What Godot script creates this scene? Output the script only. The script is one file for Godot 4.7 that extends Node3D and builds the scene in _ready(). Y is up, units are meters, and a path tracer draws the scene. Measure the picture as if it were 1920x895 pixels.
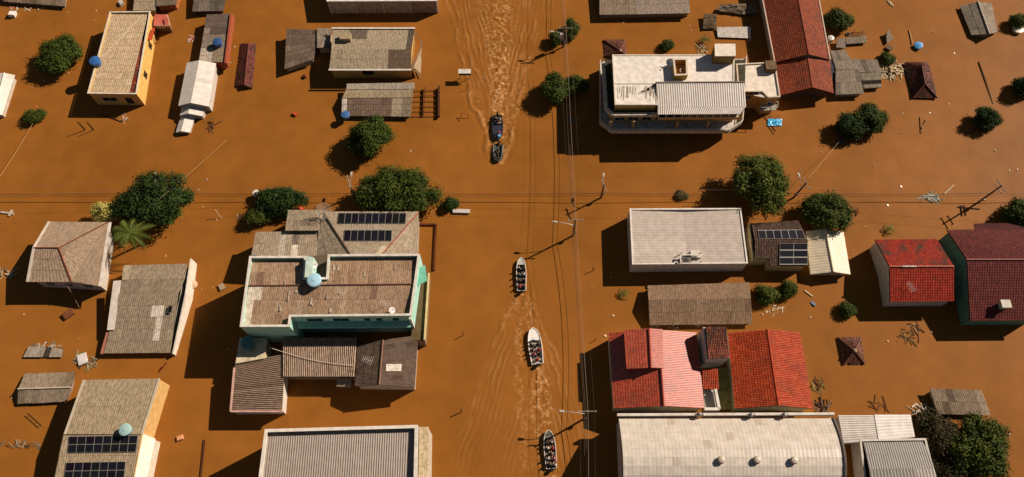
extends Node3D
# Flooded town seen from the air. y = 0 is the flood surface, the camera hovers over the origin.

const CAM_H := 115.0
const LENS := 1400.0
const PITCH := 65.3
var rng := RandomNumberGenerator.new()
var O := Vector3.ZERO          # base of the thing being built
var used := {}
var M := {}
var fwd: Vector3
var upv: Vector3

# ------------------------------------------------------------------ helpers
func P(px: float, py: float, h: float = 0.0) -> Vector3:
	# survey point: where the photograph's (px, py) lies in the town, at height h over the water
	var d := fwd * LENS + Vector3.RIGHT * (px - 960.0) + upv * (447.5 - py)
	var t := (CAM_H - h) / -d.y
	return Vector3(d.x * t, h, d.z * t)

func Q(a: Array) -> Array:
	var r := []
	for p in a:
		r.append(P(p[0], p[1], p[2]))
	return r

func K(hex: String, k: float = 0.85) -> Color:
	var c := Color(hex).srgb_to_linear()
	return Color(c.r * k, c.g * k, c.b * k)

func vary(c: Color, amount: float) -> Color:
	var f := 1.0 + rng.randf_range(-amount, amount)
	return Color(c.r * f, c.g * f * (1.0 + rng.randf_range(-amount, amount) * 0.12), c.b * f * (1.0 + rng.randf_range(-amount, amount) * 0.2))

class MB:
	var v := PackedVector3Array()
	var n := PackedVector3Array()
	var uv := PackedVector2Array()
	var c := PackedColorArray()
	var col := Color.WHITE
	var off := Vector2.ZERO
	func tri(a: Vector3, b: Vector3, d: Vector3) -> void:
		var nn := (b - a).cross(d - a).normalized()
		v.append(a); v.append(d); v.append(b)
		for i in 3:
			n.append(nn); c.append(col)
		var eu := (b - a).normalized()
		var ev := nn.cross(eu)
		uv.append(off); uv.append(off + Vector2((d - a).dot(eu), (d - a).dot(ev))); uv.append(off + Vector2((b - a).length(), 0))
	func quad(a: Vector3, b: Vector3, d: Vector3, e: Vector3) -> void:
		# corners counter-clockwise seen from outside
		var nn := (d - a).cross(e - b).normalized()
		v.append(a); v.append(d); v.append(b); v.append(a); v.append(e); v.append(d)
		for i in 6:
			n.append(nn); c.append(col)
		var eu := (b - a).normalized()
		var ev := nn.cross(eu)
		var ub := off + Vector2((b - a).dot(eu), 0)
		var ud := off + Vector2((d - a).dot(eu), (d - a).dot(ev))
		var ue := off + Vector2((e - a).dot(eu), (e - a).dot(ev))
		uv.append(off); uv.append(ud); uv.append(ub); uv.append(off); uv.append(ue); uv.append(ud)
	func prism(bot: Array, top: Array) -> void:
		# closed prism, rings counter-clockwise seen from above
		var k := bot.size()
		for i in k:
			var j := (i + 1) % k
			quad(bot[i], bot[j], top[j], top[i])
		if k == 4:
			quad(top[0], top[1], top[2], top[3])
			quad(bot[3], bot[2], bot[1], bot[0])
		else:
			for i in range(1, k - 1):
				tri(top[0], top[i], top[i + 1])
				tri(bot[0], bot[i + 1], bot[i])
	func box(ce: Vector3, s: Vector3, b: Basis = Basis.IDENTITY) -> void:
		var x := b.x * s.x * 0.5
		var y := b.y * s.y * 0.5
		var z := b.z * s.z * 0.5
		prism([ce - x - y + z, ce + x - y + z, ce + x - y - z, ce - x - y - z], [ce - x + y + z, ce + x + y + z, ce + x + y - z, ce - x + y - z])
	func beam(a: Vector3, b: Vector3, w: float, h: float) -> void:
		var d := b - a
		var L := d.length()
		if L < 0.001: return
		var z := d / L
		var x := Vector3.UP.cross(z)
		if x.length() < 0.01: x = Vector3.RIGHT
		x = x.normalized()
		box((a + b) * 0.5, Vector3(w, h, L), Basis(x, z.cross(x), z))
	func tube(pts: Array, rads: Array, seg: int = 6) -> void:
		var rings := []
		for i in pts.size():
			var t: Vector3 = (pts[min(i + 1, pts.size() - 1)] - pts[max(i - 1, 0)]).normalized()
			var x := Vector3.UP.cross(t)
			if x.length() < 0.05: x = Vector3.RIGHT.cross(t)
			x = x.normalized()
			var y := t.cross(x)
			var r: float = rads[min(i, rads.size() - 1)]
			var ring := []
			for s in seg:
				var an := TAU * s / seg
				ring.append(pts[i] + (x * cos(an) + y * sin(an)) * r)
			rings.append(ring)
		for i in rings.size() - 1:
			for s in seg:
				var s2 := (s + 1) % seg
				quad(rings[i][s], rings[i][s2], rings[i + 1][s2], rings[i + 1][s])
		for s in range(1, seg - 1):
			tri(rings[0][0], rings[0][s + 1], rings[0][s])
			var e = rings[-1]
			tri(e[0], e[s], e[s + 1])
	func lathe(ce: Vector3, prof: Array, seg: int = 18, b: Basis = Basis.IDENTITY) -> void:
		# prof: [radius, height] from the bottom up
		for i in prof.size() - 1:
			for s in seg:
				var a0 := TAU * s / seg
				var a1 := TAU * (s + 1) / seg
				var d0 := b * Vector3(cos(a0), 0, -sin(a0))
				var d1 := b * Vector3(cos(a1), 0, -sin(a1))
				var p: Array = prof[i]
				var q: Array = prof[i + 1]
				var lo: Vector3 = ce + b.y * p[1]
				var hi: Vector3 = ce + b.y * q[1]
				if p[0] < 0.001:
					tri(lo, hi + d1 * q[0], hi + d0 * q[0])
				elif q[0] < 0.001:
					tri(lo + d0 * p[0], lo + d1 * p[0], hi)
				else:
					quad(lo + d0 * p[0], lo + d1 * p[0], hi + d1 * q[0], hi + d0 * q[0])

func numbered(called: String) -> String:
	var k: int = used.get(called, 0)
	used[called] = k + 1
	return called if k == 0 else "%s_%03d" % [called, k]

func put(mb: MB, called: String, parent: Node3D, mat: Material, smooth := false) -> MeshInstance3D:
	var arr := []
	arr.resize(Mesh.ARRAY_MAX)
	var vv := PackedVector3Array()
	vv.resize(mb.v.size())
	for i in mb.v.size():
		vv[i] = mb.v[i] - O
	arr[Mesh.ARRAY_VERTEX] = vv
	arr[Mesh.ARRAY_NORMAL] = mb.n
	arr[Mesh.ARRAY_TEX_UV] = mb.uv
	arr[Mesh.ARRAY_COLOR] = mb.c
	var m := ArrayMesh.new()
	m.add_surface_from_arrays(Mesh.PRIMITIVE_TRIANGLES, arr)
	if smooth:
		var st := SurfaceTool.new()
		st.create_from(m, 0)
		st.generate_normals()
		m = st.commit()
	var o := MeshInstance3D.new()
	o.name = called
	o.mesh = m
	o.material_override = mat
	parent.add_child(o, true)
	return o

func meta(o: Node, label: String, category: String, group := "", kind := "") -> void:
	if label: o.set_meta("label", label)
	if category: o.set_meta("category", category)
	if group: o.set_meta("group", group)
	if kind: o.set_meta("kind", kind)

func thing(called: String, label: String, category: String, at: Vector3, group := "") -> Node3D:
	var o := Node3D.new()
	o.name = numbered(called)
	add_child(o, true)
	o.position = at
	O = at
	meta(o, label, category, group)
	return o

func lone(mb: MB, called: String, label: String, category: String, mat: Material, at: Vector3, group := "") -> MeshInstance3D:
	O = at
	var o := put(mb, numbered(called), self, mat)
	o.position = at
	meta(o, label, category, group)
	return o

func node(called: String, parent: Node3D) -> Node3D:
	var o := Node3D.new()
	o.name = called
	parent.add_child(o, true)
	return o

func area2(p: Array) -> float:
	var s := 0.0
	for i in p.size():
		var a: Vector3 = p[i]
		var b: Vector3 = p[(i + 1) % p.size()]
		s += a.x * b.z - b.x * a.z
	return s

func ccw(p: Array) -> Array:      # counter-clockwise seen from above (z towards the viewer)
	var r := p.duplicate()
	if area2(r) > 0: r.reverse()
	return r

func inset(p: Array, d: float) -> Array:
	# p counter-clockwise seen from above; positive d goes inwards
	var r := []
	var k := p.size()
	for i in k:
		var a: Vector3 = p[(i + k - 1) % k]
		var b: Vector3 = p[i]
		var e: Vector3 = p[(i + 1) % k]
		var d1 := Vector3(b.x - a.x, 0, b.z - a.z).normalized()
		var d2 := Vector3(e.x - b.x, 0, e.z - b.z).normalized()
		var n1 := Vector3(d1.z, 0, -d1.x)
		var n2 := Vector3(d2.z, 0, -d2.x)
		var m := (n1 + n2)
		if m.length() < 0.01: m = n1
		m = m.normalized()
		r.append(b + m * (d / maxf(0.35, m.dot(n1))))
	return r

func centre(p: Array) -> Vector3:
	var s := Vector3.ZERO
	for q in p: s += q
	s /= p.size()
	return Vector3(s.x, 0, s.z)

func ring_walls(root: Node3D, top: Array, col: Color, called := "wall", thick := 0.2, y0 := -0.9, skip := [], mat: Material = null) -> Array:
	# one slab per side, mitred at the corners; tops follow the given heights. Returns the ring used
	var p := ccw(top)
	var q := inset(p, thick)
	for i in p.size():
		if i in skip: continue
		var j := (i + 1) % p.size()
		var mb := MB.new()
		mb.col = vary(col, 0.03)
		mb.off = Vector2(rng.randf() * 20, rng.randf() * 20)
		var b := []
		var t := []
		for e in [p[i], p[j], q[j], q[i]]:
			b.append(Vector3(e.x, y0, e.z))
			t.append(e)
		mb.prism(b, t)
		put(mb, called, root, mat if mat else M.paint)
	return p

func rim(root: Node3D, top: Array, col: Color, called := "coping", out := 0.05, w := 0.28, h := 0.1, lift := 0.004) -> void:
	var p := inset(ccw(top), -out)
	var q := inset(p, w)
	for i in p.size():
		var j := (i + 1) % p.size()
		var mb := MB.new()
		mb.col = vary(col, 0.03)
		mb.off = Vector2(rng.randf() * 20, rng.randf() * 20)
		var b := []
		var t := []
		for e in [p[i], p[j], q[j], q[i]]:
			b.append(e + Vector3.UP * lift)
			t.append(e + Vector3.UP * (lift + h))
		mb.prism(b, t)
		put(mb, called, root, M.paint)

func up_normal(q: Array) -> Vector3:
	var nn: Vector3 = (q[1] - q[0]).cross(q[-1] - q[0])
	if nn.length() < 0.001: nn = (q[2] - q[0]).cross(q[-1] - q[1])
	nn = nn.normalized()
	return nn if nn.y > 0 else -nn

func slab(root: Node3D, q: Array, thick: float, col: Color, called: String, drop := 0.0, mat: Material = null) -> MeshInstance3D:
	# a flat or sloping plate under the four (or more) corners q
	var p := ccw(q)
	var nn := up_normal(q)
	var mb := MB.new()
	mb.col = col
	mb.off = Vector2(rng.randf() * 20, rng.randf() * 20)
	var b := []
	var t := []
	for e in p:
		t.append(e - nn * drop)
		b.append(e - nn * (drop + thick))
	mb.prism(b, t)
	return put(mb, called, root, mat if mat else M.paint)

func mat_is_rough(o: Dictionary) -> bool:
	return not o.has("mat")

# Roof of corrugated sheets, each sheet a piece of its own. q: A, B along the upper edge, C, D along the lower edge (D below A).
func sheets(root: Node3D, q: Array, cols: Array, o := {}) -> Node3D:
	var roof := node(o.get("called", "roof"), root)
	var A: Vector3 = q[0]
	var B: Vector3 = q[1]
	var C: Vector3 = q[2]
	var D: Vector3 = q[3]
	var nn := up_normal(q)
	var w: float = o.get("w", 1.1)
	var l: float = o.get("l", 2.3)
	var pitch: float = o.get("pitch", 0.3)
	var amp: float = o.get("amp", 0.028)
	var lap: float = o.get("lap", 0.03 if mat_is_rough(o) else 0.01)
	var mat: Material = o.get("mat", M.fibre)
	var spread: float = o.get("vary", 0.1)
	var miss: float = o.get("miss", 0.0)
	var patches: Array = o.get("patches", [])
	var nu: int = max(1, roundi(maxf((B - A).length(), (C - D).length()) / w))
	var nv: int = max(1, roundi(maxf((D - A).length(), (C - B).length()) / l))
	var jit: float = o.get("jit", 0.02)
	var mend: float = o.get("mend", 0.04)
	slab(roof, q, 0.08, K("#4a4038"), "roof_deck", 0.05)
	var flip := (B - A).cross(D - A).dot(nn) > 0
	for j in nv:
		for i in nu:
			var u0 := float(i) / nu
			var u1 := float(i + 1) / nu
			var v0 := float(j) / nv
			var v1 := float(j + 1) / nv
			var um := (u0 + u1) * 0.5
			var vm := (v0 + v1) * 0.5
			var col: Color = cols[rng.randi() % cols.size()] if rng.randf() < mend * 3.0 else cols[0]
			var special := false
			for pa in patches:
				if um > pa[0] and um < pa[2] and vm > pa[1] and vm < pa[3]:
					col = pa[4]
					special = true
			if rng.randf() < miss and not special: continue
			col = vary(col, spread if not special else spread * 0.5)
			var mb := MB.new()
			mb.col = col
			mb.off = Vector2(rng.randf() * 30, rng.randf() * 30)
			var waves: int = max(2, roundi((B - A).length() / nu / pitch))
			var lift := rng.randf_range(0.0, 0.012)
			var dv := rng.randf_range(-jit, jit) / maxf(1.0, (D - A).length())
			var prev0 := Vector3.ZERO
			var prev1 := Vector3.ZERO
			var uvp := 0.0
			var off0 := mb.off
			for s in waves * 2 + 1:
				var u := lerpf(u0, u1, float(s) / (waves * 2))
				var hgt := amp * (s % 2) + lift
				var p0 := A.lerp(B, u).lerp(D.lerp(C, u), maxf(0.0, v0 - 0.01 + dv)) + nn * hgt
				var p1 := A.lerp(B, u).lerp(D.lerp(C, u), minf(1.0, v1 + dv)) + nn * (hgt + lap)
				if s > 0:
					mb.off = off0 + Vector2(0, uvp)
					if flip:
						mb.quad(prev1, prev0, p0, p1)
					else:
						mb.quad(prev0, prev1, p1, p0)
					# the sheet's cut lower edge
					var e0 := prev1 - nn * (lap + 0.005)
					var e1 := p1 - nn * (lap + 0.005)
					if flip:
						mb.quad(prev1, p1, e1, e0)
					else:
						mb.quad(p1, prev1, e0, e1)
					uvp += (p1 - prev1).length()
				prev0 = p0
				prev1 = p1
			put(mb, o.get("piece", "roof_sheet"), roof, mat)
	return roof

# Clay roof: every tile is a curved piece of geometry; they show 3 to 5 pixels wide, so one mesh holds them.
func tiles(root: Node3D, q: Array, cols: Array, o := {}) -> Node3D:
	var roof := node("roof", root)
	var A: Vector3 = q[0]
	var B: Vector3 = q[1]
	var C: Vector3 = q[2]
	var D: Vector3 = q[3]
	var nn := up_normal(q)
	var w: float = o.get("w", 0.27)
	var l: float = o.get("l", 0.42)
	var miss: float = o.get("miss", 0.0)
	var spread: float = o.get("vary", 0.14)
	var rise: float = o.get("rise", 1.0)
	var top_w := (B - A).length()
	var bot_w := (C - D).length()
	var wide := maxf(top_w, bot_w)
	var len_ := maxf((D - A).length(), (C - B).length())
	var nu: int = max(2, roundi(wide / w))
	var nv: int = max(2, roundi(len_ / l))
	slab(roof, [A, B, C, D] if top_w > 0.05 else [A, C, D], 0.1, o.get("deck", K("#5a3424")), "roof_deck", 0.05)
	var mb := MB.new()
	var flip := ((B - A) if top_w > 0.05 else (C - D)).cross(D - A).dot(nn) > 0
	var dull := FastNoiseLite.new()
	dull.seed = rng.randi()
	dull.frequency = 0.35
	var gro: float = o.get("grow", 0.25)
	var grown: Color = o.get("grown", K("#5c4030"))
	for j in nv:
		var v0 := maxf(0.0, (j - 0.12) / nv)
		var v1 := float(j + 1) / nv
		for i in nu:
			if rng.randf() < miss: continue
			var u0 := float(i) / nu
			var u1 := float(i + 1) / nu
			if top_w < wide * 0.9:       # hips: columns keep their width and stop at the hip
				var vm := (v0 + v1) * 0.5
				var x0 := D.lerp(A, 1.0 - vm)
			var base: Color = cols[rng.randi() % cols.size()]
			var um := (u0 + u1) * 0.5
			var at := A.lerp(B, um).lerp(D.lerp(C, um), (v0 + v1) * 0.5)
			var g := clampf(dull.get_noise_2d(at.x, at.z) * 2.0 + rng.randf_range(-0.3, 0.3), 0.0, 1.0) * gro * 2.0
			mb.col = vary(base.lerp(grown, minf(g, 0.9)), spread)
			mb.off = Vector2(rng.randf() * 30, rng.randf() * 30)
			var hs := [0.0, 0.06, 0.07, 0.0]
			var fr := [0.0, 0.28, 0.66, 1.0]
			var lift := rng.randf_range(0.0, 0.012)
			var pr0 := Vector3.ZERO
			var pr1 := Vector3.ZERO
			for s in 4:
				var u := lerpf(u0, u1, fr[s])
				var p0: Vector3 = A.lerp(B, u).lerp(D.lerp(C, u), v0) + nn * (hs[s] * rise * 0.85 + lift - 0.01)
				var p1: Vector3 = A.lerp(B, u).lerp(D.lerp(C, u), v1) + nn * (hs[s] * rise + lift + 0.025)
				if s > 0:
					if flip: mb.quad(pr1, pr0, p0, p1)
					else: mb.quad(pr0, pr1, p1, p0)
				pr0 = p0
				pr1 = p1
	var o2 := put(mb, "roof_tiles", roof, o.get("mat", M.tile))
	o2.set_meta("kind", "stuff")
	return roof

func ridge(root: Node3D, a: Vector3, b: Vector3, col: Color, r := 0.14, called := "ridge_cap") -> void:
	# half-round caps laid end to end along a ridge or hip
	var L := (b - a).length()
	var k: int = max(1, roundi(L / 0.45))
	var mb := MB.new()
	for i in k:
		mb.col = vary(col, 0.14)
		var p := a.lerp(b, float(i) / k) + Vector3.UP * 0.02
		var q := a.lerp(b, (i + 1.06) / k) + Vector3.UP * 0.02
		mb.tube([p, q], [r, r * 0.86], 6)
	put(mb, called, root, M.tile)

func window(root: Node3D, a: Vector3, b: Vector3, t: float, y: float, w: float, h: float, fc: Color, glass: Material = null, bars := 2, out := 0.0) -> void:
	# a..b runs along the wall's outer face, counter-clockwise seen from above
	var d := Vector3(b.x - a.x, 0, b.z - a.z)
	var x := d.normalized()
	var nrm := Vector3(-x.z, 0, x.x)
	var ce := Vector3(a.x, 0, a.z).lerp(Vector3(b.x, 0, b.z), t) + Vector3.UP * y + nrm * out
	var bs := Basis(x, Vector3.UP, nrm)
	var f := MB.new()
	f.col = fc
	var fw := 0.07
	f.box(ce + Vector3.UP * (h * 0.5) + nrm * 0.03, Vector3(w + fw, fw, 0.1), bs)
	f.box(ce - Vector3.UP * (h * 0.5) + nrm * 0.05, Vector3(w + fw * 2, fw, 0.16), bs)
	for s in bars + 1:
		f.box(ce + x * (w * (float(s) / bars - 0.5)) + nrm * 0.028, Vector3(fw, h - fw, 0.09), bs)
	var win := put(f, "window", root, M.paint)
	var g := MB.new()
	g.col = K("#181c1e")
	g.box(ce + nrm * 0.012, Vector3(w, h, 0.03), bs)
	put(g, "pane", win, glass if glass else M.glass)

func solar(root: Node3D, q: Array, nu: int, nv: int, tone := "#1b1a20", lift := 0.14, frame := "#8a847a") -> void:
	var A: Vector3 = q[0]
	var B: Vector3 = q[1]
	var C: Vector3 = q[2]
	var D: Vector3 = q[3]
	var nn := up_normal(q)
	for j in nv:
		for i in nu:
			var g := 0.0
			var c4 := []
			for e in [[0, 1], [1, 1], [1, 0], [0, 0]]:
				var u: float = (i + e[0]) / float(nu)
				var v: float = (j + e[1]) / float(nv)
				c4.append(A.lerp(B, u).lerp(D.lerp(C, u), v) + nn * lift)
			var mid: Vector3 = (c4[0] + c4[2]) * 0.5
			var outer := []
			for e in c4: outer.append(mid + (e - mid) * 0.992)
			outer = ccw(outer)
			var lo := []
			for e in outer: lo.append(e - nn * 0.05)
			var mb := MB.new()
			mb.col = K(frame)
			mb.prism(lo, outer)
			var pan := put(mb, "solar_panel", root, M.metal)
			var inner := []
			var inner_lo := []
			var pin := inset(outer, 0.035)
			for e in pin:
				inner.append(e + nn * 0.006)
				inner_lo.append(e - nn * 0.02)
			var gl := MB.new()
			gl.col = vary(K(tone), 0.15)
			gl.prism(inner_lo, inner)
			put(gl, "glass", pan, M.solar)
	# rails that carry the row
	for j in nv:
		for s in [0.25, 0.75]:
			var v2: float = (j + s) / nv
			var mb := MB.new()
			mb.col = K("#a09a90")
			mb.beam(A.lerp(D, v2) + nn * (lift - 0.085), B.lerp(C, v2) + nn * (lift - 0.085), 0.05, 0.05)
			put(mb, "mounting_rail", root, M.metal)

func gable(root: Node3D, a0: Array, r0: Array, b0: Array, a1: Array, r1: Array, b1: Array, he: float, hr: float) -> Dictionary:
	# pixel corners of a two-sided roof: a = one eave, r = ridge, b = other eave; 0 = far end, 1 = near end
	return {"L": [P(r1[0], r1[1], hr), P(r0[0], r0[1], hr), P(a0[0], a0[1], he), P(a1[0], a1[1], he)],
		"R": [P(r0[0], r0[1], hr), P(r1[0], r1[1], hr), P(b1[0], b1[1], he), P(b0[0], b0[1], he)],
		"ring": [P(a0[0], a0[1], he), P(r0[0], r0[1], hr), P(b0[0], b0[1], he), P(b1[0], b1[1], he), P(r1[0], r1[1], hr), P(a1[0], a1[1], he)]}

func lowered(p: Array, ins: float, dy: float) -> Array:
	var r := inset(ccw(p), ins)
	for i in r.size(): r[i] += Vector3.UP * -dy
	return r

func tank(label: String, at: Vector3, r: float, h: float, col: Color, lid: Color, group := "", tilt := Vector3.ZERO, called := "water_tank") -> void:
	var t := thing(called, label, "water tank", at, group)
	var bs := Basis.from_euler(tilt)
	var b := MB.new()
	b.col = col
	b.lathe(at, [[0, 0], [r * 0.82, 0], [r * 0.86, h * 0.05], [r * 0.93, h * 0.45], [r, h * 0.78], [r * 1.03, h * 0.8], [r * 1.03, h * 0.86]], 20, bs)
	put(b, "body", t, M.plastic)
	var c := MB.new()
	c.col = lid
	c.lathe(at, [[r * 1.06, h * 0.82], [r * 1.06, h * 0.875], [r * 0.9, h * 0.93], [r * 0.55, h * 0.99], [r * 0.3, h * 1.0], [r * 0.28, h * 1.05], [0, h * 1.06]], 20, bs)
	for k in 8:
		var an := TAU * k / 8
		var d := bs * Vector3(cos(an), 0, sin(an))
		c.beam(at + bs.y * h * 1.0 + d * r * 0.3, at + bs.y * h * 0.9 + d * r * 1.0, 0.05, 0.04)
	put(c, "lid", t, M.plastic)

func dish(label: String, at: Vector3, r: float, face: Vector3, col: Color, mesh := false) -> void:
	var t := thing("satellite_dish", label, "satellite dish", at)
	var z := face.normalized()
	var x := Vector3.UP.cross(z).normalized()
	var bs := Basis(x, z, x.cross(z))
	var ce := at + Vector3.UP * (r * 1.0)
	var b := MB.new()
	b.col = col
	if mesh:
		for k in 16:
			var an := TAU * k / 16
			var d := bs * Vector3(cos(an), 0, sin(an))
			b.tube([ce, ce + d * r * 0.55 + z * r * 0.09, ce + d * r + z * r * 0.3], [0.03], 4)
		for rr in [0.35, 0.6, 0.8, 1.0]:
			var pts := []
			for k in 21:
				var an := TAU * k / 20
				pts.append(ce + bs * Vector3(cos(an), 0, sin(an)) * r * rr + z * r * 0.3 * rr * rr)
			b.tube(pts, [0.03], 4)
	else:
		b.lathe(ce, [[0.02, -0.03], [r * 0.5, 0.04], [r * 0.8, r * 0.17], [r, r * 0.3], [r * 0.97, r * 0.3], [r * 0.5, 0.08], [0.0, 0.0]], 18, bs)
	put(b, "reflector", t, M.plastic)
	var p := MB.new()
	p.col = K("#8a8680")
	p.tube([at, ce - z * 0.02], [0.04], 6)
	put(p, "mast", t, M.metal)
	var f := MB.new()
	f.col = K("#77736c")
	f.tube([ce - bs.z * r * 0.8 + z * r * 0.2, ce + z * r * 0.85], [0.025], 5)
	f.box(ce + z * r * 0.85, Vector3(0.14, 0.14, 0.2), bs)
	put(f, "feed_arm", t, M.metal)

func aerial(label: String, at: Vector3, h: float, turn: float, tilt := 0.0) -> void:
	var t := thing("television_aerial", label, "aerial", at)
	var m := MB.new()
	m.col = K("#b0aaa0")
	var top := at + Vector3(sin(turn) * tilt, h, cos(turn) * tilt)
	m.tube([at, top], [0.03], 5)
	put(m, "mast", t, M.metal)
	var e := MB.new()
	e.col = K("#cfc9be")
	var d := Vector3(cos(turn), 0, sin(turn))
	var s := Vector3(-d.z, 0, d.x)
	e.tube([top - d * 0.8, top + d * 0.8], [0.025], 5)
	for k in 6:
		var c := top + d * (k * 0.3 - 0.75)
		e.tube([c - s * (0.45 + 0.05 * k), c + s * (0.45 + 0.05 * k)], [0.018], 4)
	put(e, "element", t, M.metal)
# ------------------------------------------------------------------ materials
func grime_tex(size: int, f1: float, f2: float, lo: float, contrast: float, specks: float, seed_: int, mean := 0.86) -> ImageTexture:
	# neutral multiplier: coarse mottling, fine grain and small specks of dirt
	var a := FastNoiseLite.new()
	a.seed = seed_
	a.frequency = f1
	a.fractal_octaves = 5
	var b := FastNoiseLite.new()
	b.seed = seed_ + 7
	b.frequency = f2
	b.fractal_octaves = 3
	var ia := a.get_seamless_image(size, size)
	var ib := b.get_seamless_image(size, size)
	var da := ia.get_data()
	var db := ib.get_data()
	var out := PackedByteArray()
	out.resize(size * size * 3)
	for i in size * size:
		var x := (da[i] / 255.0 - 0.5) * contrast + (db[i] / 255.0 - 0.5) * contrast * 0.7
		var v := clampf(mean + x, lo, 1.0)
		if db[i] > 200 and da[i] < 110: v *= 1.0 - specks
		out[i * 3] = int(255 * v)
		out[i * 3 + 1] = int(255 * clampf(v * 0.99, 0, 1))
		out[i * 3 + 2] = int(255 * clampf(v * (0.96 + 0.04 * da[i] / 255.0), 0, 1))
	var im := Image.create_from_data(size, size, false, Image.FORMAT_RGB8, out)
	im.generate_mipmaps()
	return ImageTexture.create_from_image(im)

func mat(rough: float, tex: Texture2D = null, scale := Vector3.ONE, world := false, metallic := 0.0, spec := 0.5) -> StandardMaterial3D:
	var m := StandardMaterial3D.new()
	m.vertex_color_use_as_albedo = true
	m.roughness = rough
	m.metallic = metallic
	m.metallic_specular = spec
	if tex:
		m.albedo_texture = tex
		m.uv1_scale = scale
		if world:
			m.uv1_triplanar = true
			m.uv1_world_triplanar = true
	return m

func make_materials() -> void:
	var g1 := grime_tex(512, 0.010, 0.09, 0.55, 0.36, 0.2, 3, 0.93)
	var g2 := grime_tex(512, 0.02, 0.15, 0.6, 0.34, 0.12, 21, 0.9)
	var g3 := grime_tex(512, 0.006, 0.03, 0.7, 0.11, 0.0, 40)
	var g4 := grime_tex(512, 0.012, 0.1, 0.7, 0.16, 0.06, 55, 0.92)
	M.fibre = mat(0.92, g1, Vector3(0.16, 0.3, 0.2), false, 0.0, 0.25)
	M.tile = mat(0.6, g2, Vector3(0.5, 0.5, 0.5), true, 0.0, 0.28)
	M.glazed = mat(0.46, g2, Vector3(0.5, 0.5, 0.5), true, 0.0, 0.6)
	M.paint = mat(0.85, g4, Vector3(0.13, 0.13, 0.13), true, 0.0, 0.3)
	M.sheet_metal = mat(0.55, g4, Vector3(0.12, 0.12, 0.12), true, 0.0, 0.5)
	M.metal = mat(0.4, null, Vector3.ONE, false, 0.0, 0.6)
	M.plastic = mat(0.42)
	M.arch = mat(0.33, g4, Vector3(0.1, 0.1, 0.1), true, 0.0, 0.6)
	M.concrete = mat(0.92, g1, Vector3(0.14, 0.14, 0.14), true, 0.0, 0.25)
	M.wood = mat(0.85, g2, Vector3(0.9, 0.9, 0.9), true, 0.0, 0.25)
	M.cloth = mat(0.95)
	M.skin = mat(0.7)
	M.glass = mat(0.08, null, Vector3.ONE, false, 0.0, 0.6)
	M.solar = mat(0.3, null, Vector3.ONE, false, 0.0, 0.35)
	M.leaf = mat(0.75, null, Vector3.ONE, false, 0.0, 0.25)
	M.leaf.backlight = Color(0.14, 0.16, 0.05)
	M.bark = mat(0.95, g2, Vector3(0.8, 0.8, 0.8), true)
	M.rubber = mat(0.7)
	# silt-laden water: opaque, brown, slightly glossy, faint ripples
	var w := mat(0.5, g3, Vector3(0.012, 0.012, 0.012), true, 0.0, 0.14)
	var nz := FastNoiseLite.new()
	nz.seed = 77
	nz.frequency = 0.02
	nz.fractal_octaves = 4
	var ni := nz.get_seamless_image(512, 512)
	ni.convert(Image.FORMAT_RGBA8)
	ni.bump_map_to_normal_map(2.0)
	w.normal_enabled = true
	w.normal_texture = ImageTexture.create_from_image(ni)
	w.normal_scale = 0.12
	M.water = w

# ------------------------------------------------------------------ plants
func leaf_cloud(mb: MB, lobes: Array, n: int, size: float, cols: Array, r2: RandomNumberGenerator) -> void:
	# lobes: [centre, radii]; leaf-sized faces gathered in clumps on and inside each lobe
	var tot := 0.0
	for lo in lobes: tot += lo[1].x * lo[1].z
	for lo in lobes:
		var ce: Vector3 = lo[0]
		var ra: Vector3 = lo[1]
		var cnt := int(n * ra.x * ra.z / tot)
		var clumps: int = max(8, int(cnt / 34.0))
		for k in clumps:
			var d := Vector3(r2.randfn(), r2.randfn(), r2.randfn()).normalized()
			if d.y < -0.25: d.y *= -0.6
			var f := r2.randf_range(0.62, 1.04)
			var cc := ce + Vector3(d.x * ra.x, d.y * ra.y, d.z * ra.z) * f
			var cr := size * r2.randf_range(1.7, 3.2)
			var tone: Color = cols[r2.randi() % cols.size()]
			var tb := r2.randf_range(0.78, 1.25)
			for i in 34:
				var e := Vector3(r2.randfn(), r2.randfn() * 0.75, r2.randfn()).limit_length(1.7) * 0.52 * cr
				var p := cc + e
				var nrm := (d * 0.55 + e.normalized() * 0.7 + Vector3(r2.randfn(), r2.randfn() + 0.8, r2.randfn()) * 0.34).normalized()
				var x := nrm.cross(Vector3(r2.randfn(), r2.randfn(), r2.randfn())).normalized()
				var y := nrm.cross(x)
				var s := size * r2.randf_range(0.55, 1.15)
				var b := tb * r2.randf_range(0.87, 1.13)
				mb.col = Color(tone.r * b, tone.g * b, tone.b * b)
				mb.quad(p - x * s * 0.5, p - y * s * 0.28, p + x * s * 0.5, p + y * s * 0.28)

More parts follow.
